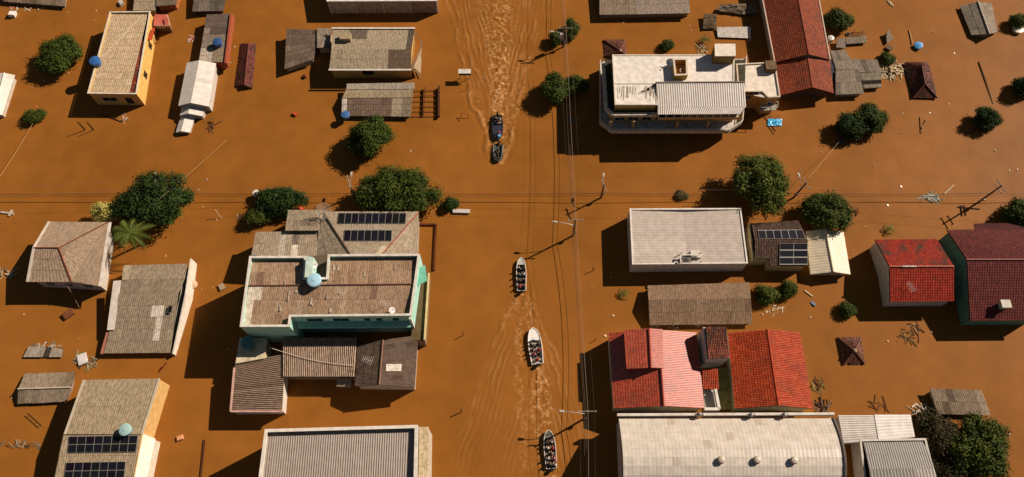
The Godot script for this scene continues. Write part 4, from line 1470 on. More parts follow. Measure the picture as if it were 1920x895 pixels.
	g = gable(self, [1420, -60], [1486, -60], [1524, -60], [1454, 117], [1517, 102], [1556, 112], 2.6, 4.4)
	t = gable_house("house", "long red tiled house running off the top edge", g, red, red, K("#c8b8a4"), {"clay": true, "vary": 0.13, "grow": 0.2, "ov": 0.3})
	for e in [[[1525, -60, 2.75], [1557, 112, 2.75]], [[1419, -60, 2.7], [1453, 117, 2.7]]]:
		var mb := MB.new()
		mb.col = K("#d8c4b0")
		mb.beam(P(e[0][0], e[0][1], e[0][2]), P(e[1][0], e[1][1], e[1][2]), 0.2, 0.14)
		put(mb, "gutter", t, M.paint)
	g = gable(self, [1453, 114], [1515, 108], [1556, 112], [1464, 179], [1524, 164], [1563, 175], 2.2, 3.6)
	gable_house("house", "lower red tiled gable attached in front of the long red house", g, red, red, K("#6a5444"), {"clay": true, "vary": 0.13, "grow": 0.2, "ov": 0.6})
	# sheds to its right
	var lf := [K("#8e8272"), K("#80746a"), K("#9c907e"), K("#74685c")]
	simple_roof("shed", "grey sheet lean-to touching the red house's right wall", [[1557, 95, 1.7], [1584, 94, 1.7], [1611, 130, 1.4], [1568, 131, 1.4]], lf, {"vary": 0.1})
	simple_roof("shed", "grey lean-to roof, lower half beside the red gable", [[1567, 132, 1.5], [1611, 130, 1.5], [1620, 176, 1.1], [1567, 178, 1.1]], lf, {"vary": 0.08})
	simple_roof("shed", "grey roof between the lean-to and the heap of planks", [[1599, 111, 1.3], [1645, 112, 1.3], [1653, 135, 1.0], [1612, 136, 1.0]], lf, {"vary": 0.1})
	simple_roof("shed", "grey roof strip with dark slot below the heap of planks", [[1612, 137, 1.1], [1653, 135, 1.1], [1653, 164, 0.7], [1620, 166, 0.7]], lf, {"vary": 0.1, "patches": [[0.1, 0.5, 0.9, 0.75, K("#2c2622")]], "l": 0.9})
	simple_roof("shed", "small grey hut roof near the bush by the red house", [[1570, 72, 0.9], [1585, 72, 0.9], [1586, 91, 0.6], [1568, 89, 0.6]], lf, {"vary": 0.15})
	simple_roof("shed", "narrow grey roof strip with a tyre, right of the small hut", [[1586, 71, 0.8], [1625, 67, 0.8], [1626, 80, 0.5], [1587, 83, 0.5]], lf, {"vary": 0.12, "l": 1.2})
	var tp := MB.new()
	tp.col = K("#20242c")
	var rr := RandomNumberGenerator.new()
	rr.seed = 4
	var grid := []
	for j in 8:
		var row := []
		for i in 5:
			row.append(P(1547 + i * 4.6 + sin(j * 0.8) * 2.0, 114 + j * 6.5, 2.2 - i * 0.3 + rr.randf_range(-0.2, 0.2)))
		grid.append(row)
	for j in 7:
		for i in 4:
			tp.quad(grid[j][i], grid[j + 1][i], grid[j + 1][i + 1], grid[j][i + 1])
	lone(tp, "tarpaulin", "black tarpaulin hanging off the red gable's right eave", "tarpaulin", M.cloth, P(1556, 136, 0))

	# hip roofs in the water
	t = thing("house", "dark hipped tile roof with shattered orange right side", "house", P(1727, 150, 0))
	var A := P(1696, 117, 0.3)
	var B := P(1742, 117, 0.3)
	var C := P(1758, 184, 0.3)
	var D := P(1713, 183, 0.3)
	var r1 := P(1729, 124, 1.7)
	var r2 := P(1735, 158, 1.7)
	var old := [K("#6a3c2c"), K("#583226"), K("#7c4a36")]
	tiles(t, [r2, r1, A, D], old, {"vary": 0.2, "w": 0.35, "l": 0.5})
	tiles(t, [r1, r2, C, B], old, {"vary": 0.4, "miss": 0.3, "w": 0.4, "l": 0.5, "deck": K("#3a241c")})
	tiles(t, [r2, r2, D, C], old, {"vary": 0.25})
	tiles(t, [r1, r1, B, A], old, {"vary": 0.3})
	for e in [[r1, r2], [r2, C], [r2, D]]: ridge(t, e[0] + Vector3.UP * 0.08, e[1] + Vector3.UP * 0.08, K("#7c5444"), 0.13)
	ring_walls(t, lowered([A, B, C, D], 0.4, 0.3), K("#8a7a68"))
	hip("gazebo", "small pyramid tile roof alone in open water", [[1571, 633], [1615, 633], [1622, 683], [1582, 684]], [1603, 658], 1.4)
	hip("gazebo", "small clay pyramid roof behind the white corner building", [[1132, 75], [1172, 74], [1174, 104], [1134, 106]], [1163, 95], 1.4)

	# floating gable at top right
	g = gable(self, [1800, 11], [1834, 3], [1860, 6], [1822, 66], [1856, 64], [1871, 60], 0.5, 1.5)
	gable_house("shed", "tilted grey gabled roof adrift near the top right corner", g, lf, lf, K("#7a6e60"), {"vary": 0.12, "l": 1.4, "category": "building", "ov": 0.25, "ridge": K("#cfc6b6")})
	simple_roof("shed", "broken corrugated white sheet roof by the wrecked roof, top", [[1344, 51, 0.5], [1408, 50, 0.5], [1408, 72, 0.3], [1346, 70, 0.3]], [K("#cdc6bc"), K("#bdb6ac")], {"vary": 0.06, "ov": 0.2})
	simple_roof("shed", "wrecked grey roof falling apart at the top edge", [[1352, 8, 0.9], [1420, 6, 0.9], [1412, 30, 0.4], [1342, 20, 0.5]], [K("#7c6c58"), K("#66584a"), K("#92826c")], {"vary": 0.3, "jit": 0.25, "miss": 0.12, "l": 0.9, "w": 0.7})
	simple_roof("shed", "small rotten dark roof left of the white sheet roof", [[1320, 26, 0.8], [1344, 26, 0.8], [1343, 54, 0.4], [1318, 54, 0.4]], [K("#6a5844"), K("#54463a"), K("#7c6a54")], {"vary": 0.35, "jit": 0.25, "l": 0.8, "w": 0.6})
	simple_roof("shed", "tiny tent-like grey roof standing in the water above the planks", [[1663, 58, 0.9], [1668, 57, 0.9], [1675, 72, 0.4], [1663, 82, 0.4]], lf, {"vary": 0.1, "ov": 0.1})

	# ------------------------------------------------ white warehouse
	var HH := 3.4
	ring = Q([[1181, 392, HH], [1389, 391, HH], [1402, 494, HH], [1186, 496, HH]])
	t = thing("warehouse", "white warehouse with butterfly roof in the middle of the picture", "building", centre(ring))
	wp = ring_walls(t, ring, K("#d6cfc4"), "wall", 0.2)
	rim(t, ring, K("#ebe4d8"), "coping", 0.05, 0.25, 0.08)
	var wc := [K("#bfb2a4"), K("#b9ac9e"), K("#c5b9ab")]
	sheets(t, Q([[1187, 493, 3.34], [1183, 394, 3.34], [1282, 394, 3.06], [1291, 493, 3.06]]), wc, {"w": 1.0, "l": 12.0, "pitch": 0.5, "amp": 0.025, "vary": 0.025, "mat": M.sheet_metal, "piece": "roof_panel"})
	sheets(t, Q([[1387, 394, 3.34], [1399, 492, 3.34], [1291, 493, 3.07], [1282, 394, 3.07]]), wc, {"w": 1.0, "l": 12.0, "pitch": 0.5, "amp": 0.025, "vary": 0.025, "mat": M.sheet_metal, "piece": "roof_panel"})
	# notch with an air conditioner at the front edge
	t = thing("air_conditioner", "air conditioner cage at the front edge of the white warehouse roof", "air conditioner", P(1294, 490, 3.1))
	var cage := MB.new()
	cage.col = K("#cfc6b8")
	for e in [[1276, 478], [1312, 478], [1313, 494], [1277, 494]]:
		var b := P(e[0], e[1], 2.9)
		cage.beam(b - Vector3.UP * 0.1, b + Vector3.UP * 1.2, 0.12, 0.12)
	cage.beam(P(1276, 478, 4.0), P(1312, 478, 4.0), 0.2, 0.15)
	cage.beam(P(1277, 494, 4.0), P(1313, 494, 4.0), 0.2, 0.15)
	cage.beam(P(1276, 478, 4.0), P(1277, 494, 4.0), 0.2, 0.15)
	put(cage, "cage", t, M.metal)
	var acb := MB.new()
	acb.col = K("#6a645c")
	acb.box(P(1287, 488, 3.3), Vector3(1.3, 0.9, 1.1))
	put(acb, "housing", t, M.plastic)
	var fan := MB.new()
	fan.col = K("#2c2a28")
	fan.lathe(P(1287, 488, 3.752), [[0, 0], [0.42, 0], [0.42, 0.05], [0, 0.06]], 14)
	put(fan, "fan", t, M.plastic)
	var wbx := MB.new()
	wbx.col = K("#e0d8ca")
	wbx.box(P(1304, 478, 3.3), Vector3(1.6, 0.7, 1.2))
	put(wbx, "cover", t, M.paint)

	# house with solar panels right of the warehouse
	var ea := Q([[1409, 420, 2.8], [1497, 414, 2.8], [1515, 451, 3.5], [1415, 451, 3.5]])
	t = thing("house", "dark tiled house with solar panels right of the white warehouse", "house", P(1460, 460, 0))
	tiles(t, [ea[3], ea[2], ea[1], ea[0]], [K("#5c4638"), K("#4e3a2e"), K("#68523f")], {"vary": 0.15, "grow": 0.1})
	var eb := Q([[1415, 451, 3.5], [1515, 451, 3.5], [1513, 499, 2.6], [1442, 499, 2.6]])
	tiles(t, Q([[1415, 451, 3.5], [1515, 451, 3.5], [1514, 485, 2.87], [1415, 485, 2.87]]), [K("#5c4438"), K("#4e382e"), K("#68503f")], {"vary": 0.15, "grow": 0.1})
	tiles(t, Q([[1442, 485, 2.86], [1514, 485, 2.86], [1513, 499, 2.6], [1443, 499, 2.6]]), [K("#5c4438"), K("#4e382e"), K("#68503f")], {"vary": 0.15, "grow": 0.1})
	solar(t, Q([[1421, 433, 3.13], [1505, 432, 3.13], [1510, 449, 3.45], [1423, 449, 3.45]]), 6, 1, "#1f1e24", 0.2, "#a8a294")
	solar(t, Q([[1462, 457, 3.4], [1514, 457, 3.4], [1514, 497, 2.66], [1461, 497, 2.66]]), 2, 3, "#1f1e24", 0.2, "#a8a294")
	ring_walls(t, lowered(Q([[1404, 417, 2.7], [1497, 414, 2.7], [1513, 452, 3.3], [1512, 499, 2.5], [1443, 499, 2.5], [1441, 487, 2.6], [1412, 487, 2.7], [1408, 451, 3.3]]), 0.1, 0.2), K("#d8c690"))
	g = gable(self, [1511, 434], [1548, 429], [1582, 435], [1520, 515], [1563, 510], [1595, 515], 1.4, 2.3)
	gable_house("shed", "cream white metal gabled roof below the dense round tree", g, [K("#e2d5b8"), K("#dacdb0")], [K("#e2d5b8"), K("#dacdb0")], K("#c8b894"), {"mat": M.sheet_metal, "w": 1.0, "l": 9.0, "amp": 0.03, "vary": 0.04, "piece": "roof_panel", "category": "building", "pitch": 0.5})
	# brown roof below the warehouse
	q = Q([[1214, 536, 1.0], [1405, 530, 1.0], [1411, 608, 0.8], [1218, 610, 0.8]])
	t = thing("house", "brown corrugated roof lying low between warehouse and red houses", "house", centre(q))
	var bf := [K("#8c735c"), K("#7e6650"), K("#987f68"), K("#745c46")]
	sheets(t, Q([[1216, 563, 1.9], [1408, 560, 1.9], [1405, 530, 1.1], [1214, 536, 1.1]]), bf, {"vary": 0.06, "patches": [[0, 0.8, 0.05, 1, K("#e0d6c4")]]})
	sheets(t, Q([[1216, 563, 1.92], [1408, 560, 1.92], [1411, 608, 0.8], [1218, 610, 0.8]]), bf, {"vary": 0.06})
	ring_walls(t, lowered(q, 0.3, 0.2), K("#8a7660"))

	# red house with grey gable wall
	var hot := [K("#ac341c"), K("#a02e18"), K("#b83c22")]
	t = thing("house", "red tiled house with pale grey gable wall, right of the middle", "house", P(1715, 510, 0))
	tiles(t, Q([[1668, 500, 4.7], [1789, 500, 4.7], [1757, 449, 3.1], [1641, 450, 3.1]]), hot, {"vary": 0.12, "grow": 0.5, "grown": K("#5e4030")})
	tiles(t, Q([[1668, 500, 4.7], [1789, 500, 4.7], [1789, 565, 3.1], [1669, 566, 3.1]]), hot, {"vary": 0.1, "grow": 0.08})
	ridge(t, P(1668, 500, 4.8), P(1789, 500, 4.8), K("#c8775c"), 0.15)
	ridge(t, P(1692, 500, 4.84), P(1718, 500, 4.84), K("#e8dcd0"), 0.16)
	ring_walls(t, lowered(Q([[1641, 450, 3.0], [1757, 449, 3.0], [1789, 500, 4.6], [1789, 565, 3.0], [1669, 566, 3.0], [1668, 500, 4.6]]), 0.25, 0.2), K("#d2ccbf"))
	aerial("television aerial lying flat on the bright red tiled roof", P(1706, 540, 4.0), 0.5, 1.2)
	# teal house at the right edge
	var wine := [K("#742e2a"), K("#6a2824"), K("#803630")]
	t = thing("house", "teal house with wine red tiled roof at the right edge", "house", P(1870, 520, 0))
	tiles(t, Q([[1813, 487, 5.6], [1945, 487, 5.6], [1935, 430, 3.4], [1776, 432, 3.4]]), wine, {"vary": 0.12, "grow": 0.1})
	tiles(t, Q([[1829, 431, 3.46], [1933, 430, 3.46], [1889, 419, 3.0], [1827, 420, 3.0]]), wine, {"vary": 0.12})
	tiles(t, Q([[1813, 487, 5.6], [1945, 487, 5.6], [1948, 601, 3.2], [1819, 602, 3.2]]), wine, {"vary": 0.1, "grow": 0.06})
	ridge(t, P(1813, 487, 5.7), P(1945, 487, 5.7), K("#a8665c"), 0.15)
	ring_walls(t, lowered(Q([[1776, 432, 3.2], [1935, 430, 3.2], [1945, 487, 5.4], [1948, 601, 3.1], [1819, 602, 3.1], [1813, 487, 5.4]]), 0.3, 0.25), K("#6a9a86"))
	var cb := MB.new()
	cb.col = K("#a8c8b4")
	var cp := P(1878, 575, 3.7)
	cb.box(cp + Vector3.UP * 0.5, Vector3(1.1, 1.4, 1.0))
	var chim := put(cb, "chimney", t, M.paint)
	var cc := MB.new()
	cc.col = K("#d8d4c4")
	cc.box(cp + Vector3.UP * 1.27, Vector3(1.5, 0.14, 1.3))
	put(cc, "chimney_cap", chim, M.paint)

	# ------------------------------------------------ red complex at the bottom
	var lred := [K("#bc4a26"), K("#b0421f"), K("#c4542e")]
	t = thing("house", "red and pink tiled house with raised dormer, bottom centre right", "house", P(1235, 695, 0))
	tiles(t, Q([[1244, 762, 5.3], [1236, 619, 5.3], [1141, 624, 3.3], [1151, 766, 3.3]]), lred, {"vary": 0.08, "grow": 0.15, "mat": M.glazed, "rise": 0.3})
	tiles(t, Q([[1236, 619, 5.3], [1245, 762, 5.3], [1321, 766, 3.2], [1306, 624, 3.2]]), lred, {"vary": 0.08, "grow": 0.15, "mat": M.glazed, "rise": 0.3})
	tiles(t, Q([[1221, 690, 5.93], [1217, 616, 5.93], [1170, 619, 5.3], [1175, 692, 5.3]]), lred, {"vary": 0.08, "grow": 0.15, "mat": M.glazed, "rise": 0.3})
	tiles(t, Q([[1217, 616, 5.95], [1221, 690, 5.95], [1244, 691, 5.38], [1242, 618, 5.38]]), lred, {"vary": 0.08, "grow": 0.15, "mat": M.glazed, "rise": 0.3})
	ring_walls(t, lowered(Q([[1170, 619, 5.2], [1217, 616, 5.78], [1243, 618, 5.3], [1245, 691, 5.3], [1221, 690, 5.78], [1175, 692, 5.2]]), 0.15, 0.12), K("#c06a4a"), "dormer_wall", 0.15, 3.4)
	tiles(t, Q([[1316, 692, 3.5], [1346, 692, 3.5], [1348, 730, 3.0], [1318, 730, 3.0]]), lred, {"vary": 0.08})
	ridge(t, P(1240, 692, 5.4), P(1245, 762, 5.4), K("#b0503a"), 0.14)
	ridge(t, P(1217, 616, 6.03), P(1221, 690, 6.03), K("#b0503a"), 0.14)
	ring_walls(t, lowered(Q([[1141, 624, 3.2], [1236, 619, 5.2], [1306, 624, 3.1], [1321, 766, 3.1], [1245, 762, 5.2], [1151, 766, 3.2]]), 0.25, 0.2), K("#d8d2b8"))
	t = thing("house", "white tower block with mossy tile roof between the two red roofs", "house", P(1345, 645, 0))
	tiles(t, Q([[1323, 613, 6.2], [1362, 613, 6.2], [1366, 654, 5.7], [1326, 655, 5.7]]), [K("#7a4232"), K("#5e3428"), K("#904e3a")], {"vary": 0.25, "grow": 0.6, "grown": K("#4a3c30")})
	tiles(t, Q([[1326, 655, 5.68], [1366, 654, 5.68], [1369, 671, 5.4], [1329, 673, 5.4]]), [K("#7a4232"), K("#904e3a"), K("#a05a44")], {"vary": 0.2, "grow": 0.2})
	ring_walls(t, lowered(Q([[1318, 613, 6.0], [1362, 612, 6.0], [1369, 672, 5.3], [1326, 675, 5.3]]), 0.06, 0.14), K("#e0dcd0"))
	slab(t, Q([[1346, 690, 1.2], [1370, 690, 1.2], [1376, 768, 1.2], [1350, 768, 1.2]]), 0.4, K("#a8a060"), "courtyard_floor", 0.0, M.concrete)
	slab(t, Q([[1319, 731, 2.2], [1341, 731, 2.2], [1346, 767, 2.2], [1322, 767, 2.2]]), 0.1, K("#c8c0b4"), "porch_roof")
	for e in [[[1341, 731, 2.9], [1348, 768, 2.9]], [[1320, 768, 2.9], [1348, 768, 2.9]]]:
		var mb := MB.new()
		mb.col = K("#f0e8dc")
		mb.beam(P(e[0][0], e[0][1], e[0][2]), P(e[1][0], e[1][1], e[1][2]), 0.4, 0.8)
		put(mb, "courtyard_wall", t, M.paint)
	g = gable(self, [1365, 625], [1439, 618], [1500, 624], [1378, 767], [1460, 761], [1524, 767], 3.2, 4.7)
	gable_house("house", "red tiled gabled house right of the white tower block", g, lred, lred, K("#d4d4b4"), {"clay": true, "vary": 0.1, "grow": 0.14, "ov": 0.25})

	# arched white hall at the bottom
	t = thing("hall", "white arched hall with three roof vents at the bottom edge", "building", P(1375, 860, 0))
	var seg := 11
	var lft := []
	var rgt := []
	for k in seg + 1:
		var f := float(k) / seg
		var h := 4.2 + 3.2 * sin(f * PI)
		var zl := lerpf(P(1160, 784, 4.2).z, P(1167, 965, 4.2).z, f)
		lft.append(Vector3(lerpf(P(1160, 784, 4.2).x, P(1166, 965, 4.2).x, f), h, zl))
		rgt.append(Vector3(lerpf(P(1560, 782, 4.2).x, P(1572, 965, 4.2).x, f), h, zl))
	for k in seg:
		sheets(t, [rgt[k], lft[k], lft[k + 1], rgt[k + 1]], [K("#d8cebf"), K("#d2c7b8"), K("#ddd4c6"), K("#c6b9a9")], {"w": 1.15, "l": 9.0, "pitch": 0.58, "amp": 0.012, "vary": 0.03, "mat": M.arch, "piece": "roof_panel", "jit": 0.0})
	var base := Q([[1160, 784, 4.1], [1560, 782, 4.1], [1572, 965, 4.1], [1166, 965, 4.1]])
	ring_walls(t, lowered(base, 0.2, 0.1), K("#cfc6b8"))
	for side in [lft, rgt]:
		var gw3 := MB.new()
		gw3.col = K("#cfc6b8")
		var dx := 0.2 if side == lft else -0.2
		for k in range(1, seg):
			gw3.quad(side[0] + Vector3(dx, -0.15, 0), side[k] + Vector3(dx, -0.15, 0), side[k + 1] + Vector3(dx, -0.15, 0), side[seg] + Vector3(dx, -0.15, 0))
		put(gw3, "gable_wall", t, M.paint)
	var bw := MB.new()
	bw.col = K("#e6ded0")
	bw.beam(P(1157, 779, 4.4), P(1563, 777, 4.4), 0.35, 0.9)
	put(bw, "back_parapet", t, M.paint)
	var rp := MB.new()
	rp.col = K("#6a5e54")
	for k in seg:
		rp.beam(rgt[k] + Vector3(0.15, 0.1, 0), rgt[k + 1] + Vector3(0.15, 0.1, 0), 0.3, 0.3)
	put(rp, "end_rim", t, M.paint)
	var vents := [[1351, 864, "left"], [1418, 864, "middle"], [1487, 865, "right"]]
	for e in vents:
		var vt := thing("roof_vent", "%s of the three round vents on the arched hall" % e[2], "vent", P(e[0], e[1], 7.2), "round vents on the arched hall")
		var vb := MB.new()
		vb.col = K("#b8aa98")
		vb.lathe(O - Vector3.UP * 0.2, [[0.36, 0], [0.36, 0.5], [0.5, 0.55], [0.55, 0.8], [0.4, 1.05], [0.0, 1.12]], 16)
		put(vb, "turbine", vt, M.metal)
		var fl := MB.new()
		fl.col = K("#d8ccbc")
		fl.box(O + Vector3.UP * 0.06, Vector3(1.1, 0.1, 1.1), Basis(Vector3.RIGHT, 0.1))
		put(fl, "base_plate", vt, M.metal)
	for e in [[1311, 778, "left"], [1408, 779, "middle"], [1470, 779, "right"]]:
		var ft := thing("exhaust_fan", "%s of three small grey fans on the arched hall's back parapet" % e[2], "fan", P(e[0], e[1], 4.8), "fans on the back parapet")
		var fb := MB.new()
		fb.col = K("#7a7670")
		fb.lathe(O + Vector3.UP * 0.0, [[0.3, 0], [0.34, 0.4], [0.2, 0.6], [0, 0.65]], 12)
		put(fb, "hood", ft, M.metal)
		var fp := MB.new()
		fp.col = K("#55514c")
		fp.box(O + Vector3(0.35, 0.12, 0), Vector3(0.5, 0.24, 0.3))
		put(fp, "motor", ft, M.metal)

	# bottom right: white roofs and dark arched shed
	var wq := Q([[1572, 779, 3.4], [1708, 779, 3.4], [1716, 822, 3.2], [1582, 832, 3.2]])
	t = thing("shed", "white corrugated roof between arched hall and dark arched shed", "building", centre(wq))
	sheets(t, Q([[1582, 832, 3.2], [1572, 779, 3.4], [1640, 779, 3.4], [1648, 827, 3.2]]), [K("#d2cbc0"), K("#c8c1b6")], {"w": 1.0, "l": 9.0, "pitch": 0.35, "amp": 0.06, "vary": 0.03, "mat": M.sheet_metal, "piece": "roof_panel"})
	sheets(t, Q([[1648, 827, 3.3], [1640, 778, 3.5], [1708, 778, 3.5], [1716, 820, 3.3]]), [K("#f0eae0"), K("#eae4da")], {"w": 1.0, "l": 9.0, "pitch": 0.5, "amp": 0.02, "vary": 0.02, "mat": M.sheet_metal, "piece": "roof_panel"})
	ring_walls(t, lowered(wq, 0.2, 0.3), K("#b8b0a4"))
	t = thing("shed", "dark grey arched shed with white side walls at the bottom right", "building", P(1690, 880, 0))
	for k in 6:
		var f0 := k / 6.0
		var f1 := (k + 1) / 6.0
		var h0 := 3.0 + 1.0 * sin(f0 * PI)
		var h1 := 3.0 + 1.0 * sin(f1 * PI)
		var y0 := lerpf(826, 1000, f0)
		var y1 := lerpf(826, 1000, f1)
		var pl0 := P(1618, 826, 3.0).lerp(P(1640, 1000, 3.0), f0)
		var pr0 := P(1733, 824, 3.0).lerp(P(1775, 1000, 3.0), f0)
		var pl1 := P(1618, 826, 3.0).lerp(P(1640, 1000, 3.0), f1)
		var pr1 := P(1733, 824, 3.0).lerp(P(1775, 1000, 3.0), f1)
		pl0.y = h0; pr0.y = h0; pl1.y = h1; pr1.y = h1
		sheets(t, [pl0, pr0, pr1, pl1], [K("#6e675f"), K("#645d56"), K("#7a736a")], {"w": 1.0, "l": 9.0, "pitch": 0.4, "amp": 0.03, "vary": 0.07, "mat": M.sheet_metal, "piece": "roof_panel", "patches": [[0.74, 0.0, 1.0, 1.0, K("#8f867a")]] if k > 1 else []})
	ring_walls(t, lowered(Q([[1612, 824, 3.3], [1737, 822, 3.3], [1781, 1000, 3.3], [1634, 1000, 3.3]]), 0.0, 0.0), K("#d8d0c4"), "wall", 0.3)
	simple_roof("shed", "rusty grey corrugated roof beside the bottom right trees", [[1744, 729, 1.2], [1841, 732, 1.2], [1858, 779, 0.8], [1758, 777, 0.8]], [K("#8a7a66"), K("#7a6a58"), K("#6c5c4c")], {"vary": 0.1, "patches": [[0.82, 0.0, 1.0, 1.0, K("#a0907a")]]})

func hip(called: String, label: String, c: Array, ap: Array, h: float) -> void:
	var q := []
	for e in c: q.append(P(e[0], e[1], 0.1))
	var top := P(ap[0], ap[1], h)
	var t := thing(called, label, "roof", centre(q))
	var pal := [K("#744a3a"), K("#845846"), K("#664034")]
	for k in 4:
		var n: int = (k + 1) % 4
		tiles(t, [top, top, q[n], q[k]], pal, {"vary": 0.25, "w": 0.4, "l": 0.42, "miss": 0.03})
		ridge(t, top + Vector3.UP * 0.06, q[k] + Vector3.UP * 0.08, K("#8a5a46"), 0.12)
	var fb := MB.new()
	fb.col = K("#c8a890")
	fb.lathe(top, [[0.25, 0], [0.28, 0.15], [0.1, 0.3], [0, 0.35]], 10)
	put(fb, "finial", t, M.tile)
	for k in 4:
		var pb := MB.new()
		pb.col = K("#6a5648")
		var c2: Vector3 = q[k].lerp(top, 0.12)
		pb.beam(Vector3(c2.x, 0.0, c2.z), Vector3(c2.x, -1.2, c2.z), 0.2, 0.2)
		put(pb, "post", t, M.wood)
# ------------------------------------------------------------------ trees and shrubs
func crown(label: String, px: float, py: float, rx: float, ry: float, hc: float, n: int, size: float, cols: Array, o := {}) -> void:
	# crown outlined in the survey picture: centre, half width and half height there; hc = height of its middle
	hc *= 0.68
	rx *= 1.04
	ry *= 1.04
	var c := P(px, py, hc)
	var mpp := (P(px + 1, py, hc) - c).length()
	var R := rx * mpp
	var Rz := ry * mpp * 1.02
	var Rh := minf(hc * 1.05, minf(R, Rz) * 0.9)
	var r2 := RandomNumberGenerator.new()
	r2.seed = hash(label) + 1
	var base := Vector3(c.x + R * 0.03, 0, c.z)
	var lobes := []
	var k: int = o.get("lobes", 5)
	if k == 1:
		lobes.append([0, hc, 0, R, Rh, Rz])
	else:
		lobes.append([0, hc + Rh * 0.15, 0, R * 0.66, Rh, Rz * 0.66])
		for i in k:
			var an := TAU * (i + r2.randf_range(-0.25, 0.25)) / k
			var f := r2.randf_range(0.42, 0.64)
			var s := r2.randf_range(0.34, 0.58)
			lobes.append([cos(an) * R * f, hc + r2.randf_range(-0.35, 0.25) * Rh, sin(an) * Rz * f, R * s, Rh * s * 1.25, Rz * s])
	tree(label, base, lobes, n, size, cols, o)

func plants() -> void:
	var dark := [K("#46541e", 0.58), K("#3a4a1c", 0.58), K("#566322", 0.58)]
	var deep := [K("#34481e", 0.58), K("#2c3e1a", 0.58), K("#405424", 0.58)]
	var mid := [K("#566224", 0.5), K("#48561e", 0.5), K("#646e2a", 0.5)]
	var bright := [K("#5e6a26", 0.52), K("#506022", 0.52), K("#727830", 0.52)]
	var sh := {"called": "shrub", "category": "shrub", "trunk": 0.07, "lobes": 3, "sub": 5}
	crown("round dark green tree standing alone left of the yellow house", 109, 104, 40, 38, 2.3, 9000, 0.41, dark)
	crown("sparse shrub in the water at the left, with bare twigs", 64, 218, 19, 15, 0.9, 1500, 0.3, mid, sh)
	crown("dense dark tree hanging over the speckled tile roof", 692, 258, 50, 43, 3.2, 11000, 0.41, dark)
	crown("widest spreading tree above the solar panel roof", 737, 358, 82, 56, 4.2, 20000, 0.44, dark, {"lobes": 7})
	crown("wide dark green tree beside the palm at the left", 287, 374, 73, 53, 4.0, 18000, 0.44, deep, {"lobes": 7})
	crown("pale yellow flowering bush beside the grey hipped roof", 196, 401, 26, 18, 2.6, 3200, 0.3, [K("#c8b868", 0.85), K("#b4a658", 0.85), K("#9a9444", 0.85)], {"called": "flowering_bush", "category": "bush", "trunk": 0.1, "sub": 6})
	crown("bushy tree left of the grey roof wings with white tank beside it", 520, 377, 46, 25, 2.4, 7000, 0.38, deep)
	crown("lighter loose shrub under the bushy tree beside the grey wings", 482, 408, 22, 18, 1.4, 2200, 0.3, mid, sh)
	crown("dark round tree in the water left of the corner building's shadow", 1043, 168, 25, 31, 2.4, 5500, 0.38, dark, {"lobes": 4})
	crown("smaller tree clump between wires and the corner building", 1080, 160, 19, 19, 2.2, 2600, 0.38, dark, {"lobes": 3})
	crown("small bush at the foot of the transformer pole", 1042, 73, 14, 10, 1.3, 1100, 0.3, dark, sh)
	crown("thin upright bush right of the transformer pole", 1072, 57, 11, 22, 1.6, 1400, 0.3, mid, sh)
	crown("tiny dark shrub behind the white flat roof", 1250, 86, 10, 9, 0.8, 700, 0.28, dark, sh)
	crown("open tree right of the long red roof at the top", 1571, 38, 23, 23, 2.0, 3200, 0.41, mid, {"lobes": 4})
	crown("right half of the twin round trees below the plank heap", 1629, 224, 28, 27, 2.4, 4600, 0.38, dark, {"lobes": 4})
	crown("left half of the twin round trees below the plank heap", 1592, 239, 28, 24, 2.0, 3800, 0.38, deep, {"lobes": 4})
	crown("neat round dark tree alone near the right edge", 1848, 221, 28, 23, 2.0, 4600, 0.3, deep, {"lobes": 4})
	crown("dark tree cut by the right edge near the top", 1922, 164, 20, 19, 1.8, 2500, 0.38, deep, {"lobes": 3})
	crown("yellowish bush in the top right corner", 1908, 40, 15, 13, 1.4, 1500, 0.3, bright, sh)
	crown("tallest bright tree behind the white warehouse", 1426, 349, 53, 62, 4.6, 18000, 0.44, bright, {"lobes": 6})
	crown("dense round tree beyond the cream gabled roof", 1549, 398, 50, 39, 3.2, 11000, 0.41, mid, {"lobes": 6})
	crown("tree at the right edge above the wine red roof", 1915, 402, 26, 24, 2.4, 3600, 0.41, dark, {"lobes": 4})
	crown("leafy bush right of the low brown roof", 1436, 553, 25, 18, 1.3, 2800, 0.3, bright, sh)
	crown("loose shrub below the solar house", 1480, 543, 14, 17, 1.2, 1500, 0.3, mid, sh)
	crown("dark shrub alone left of the pale gable wall", 1589, 582, 13, 12, 0.8, 1000, 0.28, dark, sh)
	crown("big ragged green tree in the bottom right corner", 1836, 842, 58, 58, 3.2, 16000, 0.41, mid, {"lobes": 7})
	crown("brownish half-dry tree next to the white corrugated roof", 1752, 812, 40, 44, 2.2, 8000, 0.38, [K("#4c4026", 0.58), K("#5c4630", 0.58), K("#3c4020", 0.58)], {"lobes": 5})
	crown("dark low thicket at the bottom edge beneath the ragged tree", 1775, 885, 44, 30, 1.8, 6000, 0.38, [K("#3a3c1e", 0.58), K("#463e26", 0.58)], {"lobes": 4})
	crown("small round shrub at the left end of the white floating bench", 845, 384, 12, 13, 0.9, 900, 0.28, deep, sh)
	crown("thin drowned shrub above the white warehouse", 1277, 366, 11, 8, 0.3, 80, 0.22, [K("#6a5a34"), K("#5a5030")], sh)
	crown("small green clump left of the twin trees' trunk float", 1663, 110, 10, 10, 0.7, 500, 0.28, mid, sh)
	palm("feathery palm in front of the wide dark green tree", P(241, 437, 4.7) * Vector3(1, 0, 1), 4.6, 4.6, 12)
	palm("small palm crown in the water left of the low brown roof", P(1167, 552, 0), 0.5, 1.5, 10, {"tone": "#6a6c2c"})
